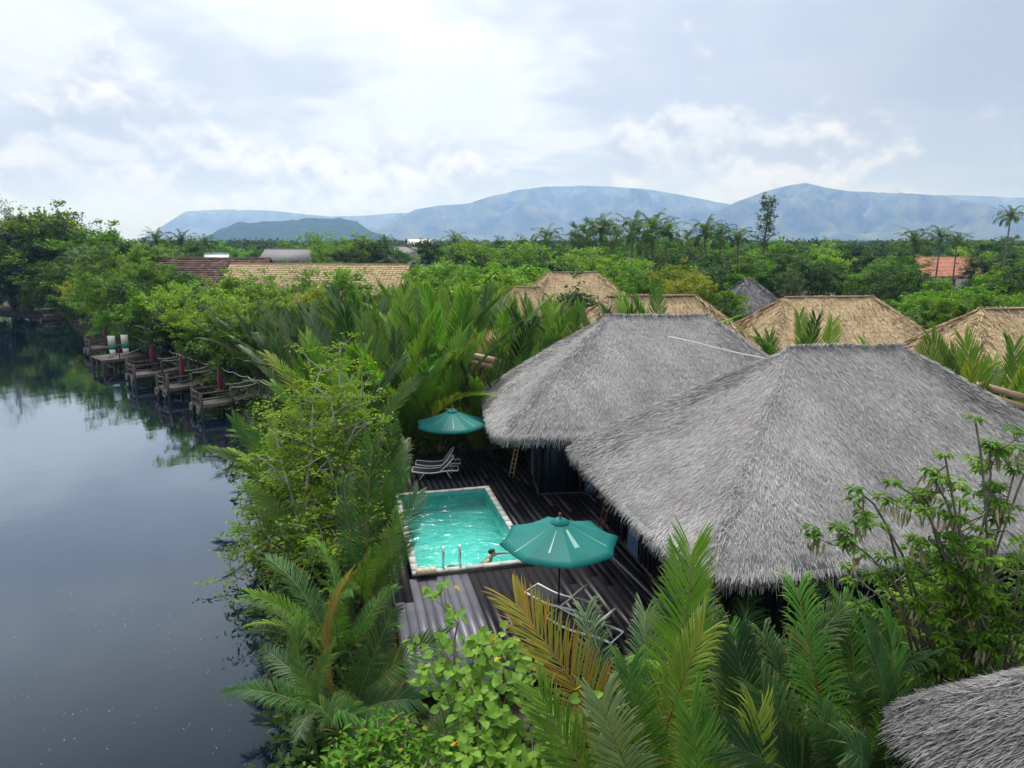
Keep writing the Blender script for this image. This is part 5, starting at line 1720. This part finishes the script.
# ------------------------------------------------------------------ river tree: fine light foliage on pale open branches
def branch_tree(name, label, cat, loc_, seed, trunks, targets, leafmaker, leafm, barkm, r0=0.10, twigs=5, tw=0.8, dry=None):
    rng = np.random.default_rng(seed)
    t = thing(name, label, cat, loc_, 0)
    tb, cents = MB(), []
    L0 = np.array(loc_)
    for (tgt, weight) in targets:
        tg = np.array(tgt) - L0
        root = np.array(trunks[rng.integers(len(trunks))])
        fork = root + (tg - root) * 0.45 + np.array([0, 0, 0.12 * np.linalg.norm(tg - root)])
        p1 = limb(root, fork, rng, 0.08, 4)
        p2 = limb(fork, tg, rng, 0.10, 4)
        tb.tube(np.concatenate([p1, p2[1:]]), list(np.linspace(r0, 0.018, 9)), 6, cap=False)
        for s in range(int(twigs * weight)):
            g = rng.uniform(0.0, 1.0)
            k = g * 4
            j = int(min(3, k))
            c = p2[j] * (1 - (k - j)) + p2[j + 1] * (k - j)
            e = c + rng.normal(0, 1, 3) * tw * np.array([1, 1, 0.7]) + np.array([0, 0, 0.25 * tw])
            mid = (c + e) / 2 + rng.normal(0, 0.08, 3)
            tb.tube([c, mid, e], [0.020, 0.013, 0.007], 4, cap=False)
            cents.append((e, (e - c) / np.linalg.norm(e - c)))
            for q in range(2):
                e2 = mid + rng.normal(0, 1, 3) * tw * 0.55
                tb.tube([mid, e2], [0.010, 0.005], 4, cap=False)
                cents.append((e2, (e2 - mid) / np.linalg.norm(e2 - mid)))
        cents.append((tg, np.array([0, 0, 1.0])))
    tb.build('trunk', M[barkm], t, smooth=True)
    cb = MB()
    db = MB()
    for (c, d) in cents:
        leafmaker(cb, db, rng, c, d)
    cb.build('crown', M[leafm], t)
    if dry:
        db.build('withered_leaves', M[dry], t)
    return t


def leaf_blade(mb, p, d, up, L, W, curl=0.25):
    """one folded leaf: stalk end p, direction d"""
    d = d / np.linalg.norm(d)
    s = np.cross(d, up)
    s /= (np.linalg.norm(s) + 1e-9)
    n = np.cross(s, d)
    c1, c2, tip = p + d * L * 0.33, p + d * L * 0.70 - n * curl * L * 0.25, p + d * L - n * curl * L * 0.75
    f = n * W * 0.22
    V = [p, c1 + s * W * 0.5 + f, c2 + s * W * 0.42 + f, tip, c2 - s * W * 0.42 + f, c1 - s * W * 0.5 + f, c1, c2]
    mb.add(V, [(0, 6, 1), (6, 7, 2, 1), (7, 3, 2), (0, 5, 6), (6, 5, 4, 7), (7, 4, 3)])


def fine_cluster(cb, db, rng, c, d):
    n = 20
    C = c + rng.normal(0, 1, (n, 3)) * np.array([0.20, 0.20, 0.05])
    cb.add(*leaf_quads(rng, C, 0.14, 1.6, 2.2, fold=True))


def whorl_cluster(cb, db, rng, c, d):
    for i in range(20):
        a = i * 2.399
        el_ = rng.uniform(-0.45, 0.45)
        dd = np.array([math.cos(a) * math.cos(el_), math.sin(a) * math.cos(el_), math.sin(el_)])
        leaf_blade(cb, c + dd * 0.04, dd, np.array([0, 0, 1.0]), rng.uniform(0.11, 0.22), rng.uniform(0.045, 0.075), 0.45)
    if rng.random() < 0.16:
        for i in range(8):
            dd = np.array([rng.normal(0, 0.25), rng.normal(0, 0.25), -1.0])
            leaf_blade(db, c + np.array([rng.normal(0, 0.08), rng.normal(0, 0.08), -0.05]), dd, np.array([rng.normal(), rng.normal(), 0.1]), rng.uniform(0.2, 0.42), 0.05, 0.2)


def heart_cluster(cb, db, rng, c, d):
    for i in range(6):
        a = rng.uniform(0, 6.28)
        p = c + np.array([math.cos(a), math.sin(a), 0]) * rng.uniform(0.05, 0.26) + np.array([0, 0, rng.normal(0, 0.10)])
        n = np.array([rng.normal(0, 0.4), rng.normal(0, 0.4) - 0.35, 1.0])
        n /= np.linalg.norm(n)
        u = np.array([math.cos(a), math.sin(a), 0.0])
        u -= n * u.dot(n)
        u /= np.linalg.norm(u)
        s = np.cross(n, u)
        R = rng.uniform(0.055, 0.105)
        out = [(-0.55, 0), (-0.95, 0.35), (-0.85, 0.75), (-0.3, 0.98), (0.35, 0.78), (0.85, 0.35), (1.25, 0.0)]
        V = [p + u * x * R + s * y * R + n * (0.16 * abs(y) - 0.1 * x * x) * R for x, y in out]
        V2 = [p + u * x * R - s * y * R + n * (0.16 * abs(y) - 0.1 * x * x) * R for x, y in out[1:-1]]
        VV = V + V2
        # left half 0..6, right half 0,7..11,6 with the midrib 0-6
        cb.add(VV, [(0, 6, 5, 4), (0, 4, 3, 2, 1), (0, 9, 10, 11), (0, 11, 6), (0, 7, 8, 9)])


rbase = (-6.3, 22.8, LAND_Z - 0.1)
tg = [(at(px, py, y=yy), w) for px, py, yy, w in (
    (340, 345, 24.5, 1.6), (322, 365, 24.0, 1.5), (362, 372, 24.6, 1.3), (300, 400, 23.4, 1.5), (275, 425, 23.0, 1.4), (330, 400, 23.0, 1.6), (360, 420, 23.4, 1.4), (255, 455, 22.6, 1.2), (290, 460, 22.2, 1.6), (325, 450, 22.0, 1.6),
    (350, 470, 22.2, 1.4), (262, 500, 21.6, 1.5), (238, 530, 21.4, 1.0), (300, 505, 21.0, 1.6), (335, 510, 20.8, 1.6), (232, 585, 20.6, 1.0), (270, 560, 20.2, 1.4), (310, 555, 19.8, 1.5), (345, 545, 19.8, 1.2), (285, 610, 19.4, 1.0), (335, 585, 18.8, 1.2), (380, 440, 25.4, 0.8), (350, 395, 25.0, 1.2))]
branch_tree('river_tree', 'light green open-branched tree leaning over the river beside the pool', 'tree', rbase, 21, [(0, 0, -0.2), (0.3, 0.5, -0.2), (-0.4, -0.6, -0.2), (-0.5, -1.8, -0.3)], tg, fine_cluster, 'leaf_river', 'palebark', r0=0.085, twigs=8, tw=0.62)
sbase = (9.2, 12.4, LAND_Z - 0.1)
tg = [(at(px, py, y=yy), w) for px, py, yy, w in (
    (855, 488, 12.0, 0.5), (892, 482, 12.2, 0.8), (848, 540, 11.6, 0.5), (880, 525, 12.0, 1.0), (930, 470, 12.4, 1.3), (975, 418, 12.6, 0.8), (990, 442, 12.6, 0.9), (945, 455, 12.0, 1.0), (1015, 470, 12.8, 1.0), (1040, 440, 13.0, 0.9),
    (925, 510, 12.0, 1.3), (960, 500, 12.4, 1.4), (1005, 515, 12.4, 1.3), (905, 560, 11.8, 1.2), (945, 555, 12.2, 1.5), (985, 560, 12.2, 1.5), (1020, 560, 12.6, 1.2), (870, 575, 11.8, 0.8), (915, 600, 11.9, 1.3), (960, 605, 12.1, 1.5), (1005, 610, 12.3, 1.3), (890, 625, 11.8, 0.9), (1050, 520, 12.8, 1.0), (1045, 600, 12.6, 1.0), (940, 640, 11.9, 1.0))]
branch_tree('broadleaf_tree', 'open tree with leaf whorls and withered tufts before the front hall roof', 'tree', sbase, 31, [(0, 0, -0.2), (-0.4, 0.2, -0.2), (0.5, -0.2, -0.2)], tg, whorl_cluster, 'leaf_whorl', 'bark', r0=0.036, twigs=4, tw=0.40, dry='leaf_dry')
hbase = (-0.2, 10.0, LAND_Z - 0.1)
tg = [(at(px, py, y=yy), w) for px, py, yy, w in (
    (458, 622, 11.8, 0.8), (440, 650, 11.6, 1.0), (480, 640, 11.6, 1.0), (510, 640, 11.4, 0.7), (465, 675, 11.0, 1.2), (495, 680, 10.9, 1.0), (525, 655, 11.2, 0.7), (475, 705, 10.6, 1.3), (505, 715, 10.4, 1.3), (535, 735, 10.2, 1.2), (490, 745, 10.0, 1.4), (455, 740, 10.2, 0.9), (520, 765, 9.8, 1.2), (545, 700, 10.6, 0.6), (470, 775, 9.7, 1.0))]
branch_tree('heart_leaved_shrub', 'shrub with round bright green heart-shaped leaves over the deck edge', 'shrub', hbase, 41, [(0, 0, -0.1), (-0.5, 0.3, -0.1), (0.4, 0.2, -0.1)], tg, heart_cluster, 'leaf_heart', 'bark', r0=0.045, twigs=4, tw=0.34)
lbase = (-2.6, 9.8, LAND_Z - 0.1)
tg = [(at(px, py, y=yy), w) for px, py, yy, w in ((350, 745, 10.4, 1.0), (385, 735, 10.4, 1.0), (410, 720, 10.8, 0.9), (365, 770, 9.9, 1.0), (400, 765, 9.8, 1.0), (430, 755, 10.0, 0.8))]
branch_tree('leafy_shrub', 'small light green shrub at the water side below the leaning palm', 'shrub', lbase, 51, [(0, 0, -0.1), (0.3, 0.2, -0.1)], tg, fine_cluster, 'leaf_river', 'bark', r0=0.035, twigs=4, tw=0.32)

# ------------------------------------------------------------------ trees along the bank and far side of the river
BK = [('round_b', 135, 262, 78, 1), ('flat', 115, 268, 74, 1), ('round_a', 95, 246, 88, 1), ('wispy', 70, 240, 98, 1), ('round_b', 150, 285, 70, 1), ('round_a', 180, 295, 66, 1), ('bush_b', 130, 305, 66, 1), ('flat', 210, 285, 66, 1),
      ('round_b', 240, 272, 70, 1), ('round_a', 265, 282, 64, 1), ('bush', 160, 318, 61, 1), ('bush_b', 192, 322, 57, 1), ('bush', 225, 335, 53, 1), ('round_a', 60, 255, 100, 1), ('dark', 110, 238, 104, 1), ('round_b', 145, 244, 100, 1), ('bush_b', 105, 315, 70, 1),
      ('yellow', 85, 275, 86, 1), ('round_a', 175, 262, 82, 1), ('flat', 90, 290, 79, 1), ('bush', 75, 300, 88, 1), ('round_a', 120, 285, 77, 1), ('round_b', 226, 300, 53, 1), ('flat', 203, 294, 56, 1), ('round_a', 182, 292, 59, 1), ('round_b', 160, 290, 62.5, 1), ('bush', 252, 312, 49.5, 1), ('bush_c', 215, 318, 52, 1), ('bush_c', 172, 308, 58, 1), ('bush_c', 140, 312, 63, 1), ('dark', 128, 276, 70, 1)]
for i, (k, px, py, yy, w) in enumerate(BK):
    p = at(px, py, y=yy)
    tree(k, p.x, yy, max(3.5, p.z - LAND_Z), 'on the bank above the jetties' if yy < 84 else 'on the bank short of the river bend', 'trees on the bank: ' + ('above the jetties ' if yy < 84 else 'near the bend ') + LOOK[k], i)
BL = [('wispy', 8, 205, 116), ('round_b', 30, 212, 114), ('dark', 62, 213, 118), ('round_a', 45, 225, 110), ('round_b', 78, 232, 110), ('bamboo', 18, 225, 111), ('round_a', 5, 245, 108), ('bush', 30, 262, 106), ('bush_c', 8, 275, 106), ('bush', 55, 272, 103), ('yellow', 42, 218, 117),
      ('dark', -20, 230, 112), ('round_b', -35, 215, 114), ('round_a', 92, 234, 114), ('bush_b', 70, 280, 100), ('bush_c', 45, 285, 104), ('bush_c', 20, 288, 106.5), ('round_a', -50, 240, 110), ('bush_c', -12, 285, 107)]
for i, (k, px, py, yy) in enumerate(BL):
    p = at(px, py, y=yy)
    tree(k, p.x, yy, max(4, p.z - LAND_Z + 1.0), 'at the river bend beside the moored boat', 'trees at the river bend: ' + LOOK[k], 40 + i, wide=0.9 if p.z > 13 else 1.2)
# bare pale branched tree at the bend
rngb = np.random.default_rng(5)
p = at(12, 300, y=109)
bare = thing('bare_tree', 'pale bare-branched tree at the edge of the river bend', 'tree', (p.x, 109, LAND_Z - 0.1))
tb = MB()
top = np.array([-1.0, 0, 15.5])
tp = limb((0, 0, -0.3), top, rngb, 0.05, 7)
tb.tube(tp, list(np.linspace(0.28, 0.05, 8)), 7)
bc = []
for i in range(16):
    f = 0.3 + 0.7 * i / 16
    k = f * 7
    j = int(min(6, k))
    a = tp[j] * (1 - (k - j)) + tp[j + 1] * (k - j)
    az = i * 2.4
    e = a + np.array([math.cos(az) * 3.0, math.sin(az) * 2.0, 2.6]) * (1.25 - 0.5 * f)
    lp = limb(a, e, rngb, 0.12, 5)
    tb.tube(lp, list(np.linspace(0.12, 0.03, 6)), 5)
    for s in range(5):
        e2 = lp[2 + s % 4] + rngb.normal(0, 0.8, 3) + np.array([0, 0, 0.6])
        tb.tube([lp[2 + s % 4], e2], [0.035, 0.012], 4)
        bc.append(e2)
tb.build('trunk', M['palebark'], bare, smooth=True)
C = np.repeat(np.array(bc), 9, axis=0) + rngb.normal(0, 0.35, (len(bc) * 9, 3))
MB().add(*leaf_quads(rngb, C, 0.24, 0.5, 1.8)).build('crown', M['leaf_e'], bare)

# ------------------------------------------------------------------ trees between and behind the cottages
NEARBACK = [('mango', 455, 258, 74), ('mango', 482, 262, 72), ('mango', 505, 268, 70), ('round_b', 430, 262, 80), ('dark', 470, 246, 96), ('round_a', 515, 252, 92), ('flat', 500, 246, 98), ('dark', 545, 256, 94), ('bush_c', 578, 288, 56),
            ('mango', 440, 275, 66), ('mango', 475, 280, 64), ('bush_b', 500, 285, 62), ('bush_b', 390, 290, 76), ('bush_b', 345, 272, 76), ('bush_b', 320, 290, 74), ('bush_b', 372, 292, 74), ('dark', 372, 236, 128), ('round_a', 395, 244, 150), ('dark', 345, 246, 140),
            ('yellow', 680, 262, 78), ('yellow', 690, 270, 72), ('flat', 655, 268, 80), ('bush_b', 640, 272, 84), ('dark', 712, 262, 84), ('round_b', 728, 268, 86), ('bush_c', 736, 308, 62), ('round_b', 720, 285, 70),
            ('dark', 800, 248, 92), ('dark', 815, 256, 88), ('round_a', 840, 262, 92), ('round_a', 870, 262, 86), ('dark', 895, 262, 84), ('round_a', 905, 268, 80), ('dark', 885, 278, 78), ('round_b', 925, 288, 72), ('round_a', 945, 280, 76), ('round_b', 975, 282, 70), ('round_a', 1005, 276, 72), ('dark', 1020, 262, 80), ('round_b', 1030, 285, 64),
            ('round_a', 860, 285, 74), ('round_b', 938, 276, 112), ('round_a', 972, 277, 108), ('round_a', 902, 268, 112), ('round_b', 992, 268, 112), ('bush', 905, 305, 66), ('bush_b', 935, 300, 66), ('bush_b', 955, 302, 62), ('round_b', 770, 258, 100), ('wispy', 790, 262, 84), ('round_a', 755, 262, 96), ('bush_b', 985, 298, 60), ('bush', 1015, 300, 58),
            ('round_b', 300, 262, 110), ('round_a', 325, 252, 120), ('flat', 280, 272, 76), ('bush', 255, 288, 74), ('round_b', 232, 282, 78), ('yellow', 312, 285, 72), ('bush', 350, 312, 68), ('bush', 300, 300, 66), ('bush_b', 270, 305, 62), ('bush_b', 410, 300, 66), ('bush_b', 600, 262, 96), ('flat', 620, 262, 92), ('mango', 535, 262, 88)]
for i, (k, px, py, yy) in enumerate(NEARBACK):
    p = at(px, py, y=yy)
    wh = 'before the longhouse' if px < 420 else 'beyond the nipa thicket' if px < 560 else 'between the cottages' if px < 760 else 'behind the cottages toward the red roof'
    tree(k, p.x, yy, max(3.5, p.z - LAND_Z), wh, 'trees ' + wh + ': ' + LOOK[k], 80 + i)
# coconut palms and other marks on the skyline
for i, (px, py, yy, sc, lab) in enumerate((
    (546, 237, 120, 1.0, 'coconut palm rising left of the skyline clump beyond the paired straw roofs'), (602, 228, 115, 1.1, 'coconut palm beyond the straw roofs, leftmost of the tall skyline clump'), (632, 232, 105, 1.2, 'broad coconut palm in the skyline clump beyond the straw roofs'),
    (655, 226, 112, 1.1, 'tall coconut palm in the middle of the skyline clump'), (668, 233, 108, 1.1, 'coconut palm crowded in the skyline clump by the yellow-green tree'), (705, 232, 112, 1.1, 'coconut palm above the yellow-green trees'), (722, 234, 118, 1.0, 'coconut palm beside the tall slender tree'), (740, 236, 120, 0.9, 'thin dark palm just beside the tall slender tree'),
    (916, 240, 125, 1.1, 'coconut palm with drooping crown behind the red roof'), (941, 236, 135, 1.0, 'slim dark coconut palm just behind the red roof'), (958, 240, 140, 0.9, 'small coconut palm behind the red roof ridge'), (1011, 214, 120, 1.0, 'tall coconut palm standing alone at the skyline above the trees'),
    (455, 240, 160, 1.0, 'distant coconut palm over the mango trees'), (384, 241, 170, 0.9, 'distant coconut palm above the end of the longhouse'), (180, 240, 150, 1.0, 'distant coconut palm above the dark brown roof'), (160, 238, 150, 1.0, 'distant coconut palm by the river bend trees'), (205, 242, 170, 1.0, 'distant coconut palm over the small blue roof'), (80, 260, 92, 0.9, 'coconut palm among trees short of the river bend'))):
    p = at(px, py, y=yy)
    coconut(p.x, yy, p.z - LAND_Z - 0.6, lab, 'coconut palms on the skyline', 700 + i, sc=sc * (0.85 if px != 1011 else 0.66), bend=random.Random(i).uniform(-0.8, 0.8))
tb, cb = make_tree(seed=161, h=17.5, spread=1.5, limbs=26, subs=5, lps=10, leaf=0.32, cl=0.55, shape='tall', base=0.42, elong=1.6, r0=0.12)
p = at(761, 197, y=118)
st = thing('slender_tree', 'tall slender sparse tree standing above the skyline before the mountain', 'tree', (p.x, 118, LAND_Z - 0.1))
st.scale = (1, 1, (p.z - LAND_Z) / 17.5)
tb.build('trunk', M['bark'], st, smooth=True)
cb.build('crown', M['leaf_e'], st)
for i, (px, py, yy, k) in enumerate(((580, 226, 118, 'bamboo'), (594, 222, 122, 'bamboo'), (612, 224, 125, 'bamboo'), (570, 234, 120, 'bamboo'), (645, 232, 125, 'bamboo'), (690, 238, 122, 'bamboo'), (560, 242, 118, 'wispy'), (985, 238, 150, 'dark'), (462, 238, 150, 'wispy'))):
    p = at(px, py, y=yy)
    tree(k, p.x, yy, p.z - LAND_Z, ('in the skyline palm clump beyond the straw roofs' if 565 < px < 700 else 'on the skyline beyond the villa'), 'upright trees on the skyline ' + k + (' a' if 565 < px < 700 else ' b'), 300 + i)

# wood behind: trees one can still tell apart, then the far mass
rng = random.Random(12)
cnt = 0
keys = ['round_a', 'round_a', 'dark', 'round_b', 'flat', 'wispy', 'round_a', 'dark', 'bamboo', 'round_b']
for band, (y0, y1, n) in enumerate(((96, 130, 60), (130, 185, 80), (185, 260, 90))):
    for i in range(n):
        yy = rng.uniform(y0, y1)
        px = -40 + 1104 * (i + rng.random()) / n
        p = at(px, 384, y=yy)
        x = (px - 512) / FPX * yy
        if px < 130 and yy < 125:
            continue
        if 890 < px < 1000 and yy < 120:
            continue
        if 195 < px < 330 and yy < 175:
            h = rng.uniform(3.5, 5.0)
        elif 380 < px < 430 and yy < 195:
            h = rng.uniform(4.0, 5.5)
        else:
            h = rng.uniform(6.5, 10.0) if band == 0 else rng.uniform(8.0, 11.5)
        k = keys[rng.randrange(len(keys))]
        side = 'toward the river' if px < 380 else 'behind the villa' if px < 720 else 'toward the red roof'
        tree(k, x, yy, h, ('in the wood ' if band < 2 else 'in the far wood ') + side, 'wood ' + ('near ' if band < 2 else 'far ') + side + ': ' + LOOK[k], 900 + cnt, wide=rng.uniform(0.95, 1.35))
        cnt += 1


def far_wood():
    rng = np.random.default_rng(99)
    mb = MB()
    N = 3600
    yy = 250 * (3300 / 250.0) ** (rng.random(N) ** 1.15)
    px = rng.uniform(-60, 1084, N)
    x = (px - 512) / FPX * yy
    for i in range(N):
        f = min(1.0, 330.0 / yy[i])
        nl = int(26 + 90 * f)
        h = rng.uniform(6.0, 12.5)
        r = rng.uniform(2.6, 5.0) * (1.0 + 0.5 * (yy[i] > 900))
        q = rng.normal(0, 1, (nl, 3))
        q /= np.linalg.norm(q, axis=1)[:, None]
        q[:, 2] = np.abs(q[:, 2]) * 1.1 - 0.25
        lump = 1 + 0.25 * np.sin(q[:, 0] * 5 + i) * np.cos(q[:, 1] * 4 + i)
        C = q * lump[:, None] * np.array([r, r, h * 0.42]) * (0.75 + 0.3 * rng.random(nl))[:, None] + np.array([x[i], yy[i], h * 0.55])
        V, F = leaf_quads(rng, C, 0.9 + 1.1 * (1 - f), 0.35, 1.4)
        mb.add(V, F)
    o = mb.build('distant_woods', M['far_leaf'])
    tag(o, 'far mass of trees covering the plain up to the foot of the mountains', 'woods', kind='stuff')


far_wood()


def undergrowth():
    rng = np.random.default_rng(55)
    mb = MB()
    lumps = []
    rr = random.Random(8)
    for i in range(150):                                    # strip between the river and the deck
        y = rr.uniform(8.0, 42.0)
        xb = np.interp(y, [8, 14, 20, 27, 35, 42], [-3.6, -4.6, -7.2, -10.3, -13.6, -16.2])
        xe = min(-3.9 - 0.24 * (y - 19.0), -1.0) if y < 31.5 else 2.0
        if xe < xb + 0.6:
            continue
        lumps.append((rr.uniform(xb - 0.2, xe - 0.4), y, rr.uniform(0.5, 1.3)))
    for i in range(260):                                    # floor of the palm thicket
        y = rr.uniform(32.5, 64)
        xb = np.interp(y, [30, 42, 55, 68], [-11.5, -16, -26, -38])
        lumps.append((rr.uniform(xb, 8), y, rr.uniform(0.8, 2.0)))
    for i in range(90):                                    # below the front hall and the camera
        lumps.append((rr.uniform(-3.0, 13.0), rr.uniform(6.5, 12.8), rr.uniform(0.4, 1.1)))
    for i in range(260):                                    # around the cottages
        y = rr.uniform(36, 95)
        lumps.append((rr.uniform(0.08 * y, 0.85 * y), y, rr.uniform(0.9, 2.2)))
    for i in range(200):                                    # bank trees' feet
        y = rr.uniform(46, 104)
        xb = np.interp(y, [45, 55, 68, 87, 98], [-17, -26, -38.5, -54, -62])
        lumps.append((xb + rr.uniform(-0.5, 18), y, rr.uniform(0.8, 2.4)))
    for (x, y, r) in lumps:
        nl = 120
        q = rng.normal(0, 1, (nl, 3))
        q /= np.linalg.norm(q, axis=1)[:, None]
        q[:, 2] = np.abs(q[:, 2])
        C = q * np.array([r * 1.2, r * 1.2, r]) * (0.5 + 0.5 * rng.random(nl))[:, None] + np.array([x, y, LAND_Z - 0.05])
        mb.add(*leaf_quads(rng, C, 0.22 + 0.06 * (y > 30), 0.5, 2.4))
    o = mb.build('undergrowth', M['leaf_c'])  # very dark leaf colour stands in for the deep shade between plants
    tag(o, 'dark leafy undergrowth covering the ground between palms and houses', 'undergrowth', kind='stuff')


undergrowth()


def foam():
    rng = np.random.default_rng(3)
    mb = MB()
    for i in range(90):
        px, py = rng.uniform(-20, 250), rng.uniform(590, 790)
        if rng.random() < 0.3:
            px, py = rng.uniform(60, 210), rng.uniform(500, 640)
        p = at(px, py, z=0.006)
        if p.x > np.interp(p.y, [8, 14, 20, 27], [-4.6, -5.6, -8.2, -11]):
            continue
        for k in range(rng.integers(1, 4)):
            r = rng.uniform(0.006, 0.020)
            c = np.array([p.x + rng.normal(0, 0.07), p.y + rng.normal(0, 0.07), 0.0])
            a0 = rng.uniform(0, 6.28)
            e = rng.uniform(0.5, 1.0)
            ring = [(c[0] + r * math.cos(a0 + j) , c[1] + r * e * math.sin(a0 + j), 0.004) for j in np.arange(6) * 1.047]
            mid = [(c[0] + (q[0] - c[0]) * 0.5, c[1] + (q[1] - c[1]) * 0.5, 0.010) for q in ring]
            mb.add(ring + mid, [(j, (j + 1) % 6, 6 + (j + 1) % 6, 6 + j) for j in range(6)] + [tuple(range(6, 12))])
    o = mb.build('floating_foam', M['foam'])
    tag(o, 'pale flecks of foam and petals drifting on the dark river', 'foam', kind='stuff')


foam()

# ------------------------------------------------------------------ haze: the damp air over the plain
hz = bpy.data.materials.new('haze_air')
hz.use_nodes = True
g = NT(hz.node_tree)
pv = g.n('ShaderNodeVolumePrincipled')
pv.inputs['Color'].default_value = (0.27, 0.46, 1.0, 1)
pv.inputs['Absorption Color'].default_value = (1, 1, 1, 1)
pv.inputs['Density'].default_value = 1.8e-4
pv.inputs['Anisotropy'].default_value = 0.5
for nm in ('Density Attribute', 'Color Attribute', 'Temperature Attribute'):
    pv.inputs[nm].default_value = ''
hz.cycles.homogeneous_volume = True
og = g.n('ShaderNodeOutputMaterial')
g.t.links.new(pv.outputs[0], og.inputs['Volume'])
hb = MB().box((0, 5250, 299), (26000, 12000, 604)).build('haze', hz)
tag(hb, 'pale blue haze in the air between the camera and the mountains', 'haze', kind='stuff')


# ------------------------------------------------------------------ labels: tell look-alikes apart by their place in the row
def tell_apart():
    ordn = ['first', 'second', 'third', 'fourth', 'fifth', 'sixth', 'seventh', 'eighth', 'ninth', 'tenth']
    sets = {}
    for o in COL.objects:
        if o.parent is None and o.get('label') and o.get('category'):
            sets.setdefault(o['label'], []).append(o)
    for lab, os_ in sets.items():
        if len(os_) < 2 or len(os_) > 30:
            continue
        os_.sort(key=lambda o: o.location.y)
        if len(os_) > 9:
            k = math.ceil(len(os_) / 3)
            rows = [('front', os_[:k]), ('mid', os_[k:2 * k]), ('back', os_[2 * k:])]
        else:
            rows = [('', os_)]
        for nm, row in rows:
            row.sort(key=lambda o: o.location.x / max(o.location.y, 1))
            for i, o in enumerate(row):
                extra = (nm + ' row, ' if nm else '') + ordn[min(i, 9)] + ' from the river'
                if len(row) == 2:
                    extra = (nm + ' row, ' if nm else '') + ('nearer' if i == 0 else 'farther from') + ' the river'
                full = lab + ', ' + extra
                if len(full.split()) > 16:
                    full = lab.replace(' rounded', '').replace(' broadleaf', '').replace(' beside the moored boat', '') + ', ' + extra
                if len(full.split()) > 16:
                    full = full.replace(' from the river', ' inland')
                if len(full.split()) <= 16:
                    o['label'] = full


tell_apart()
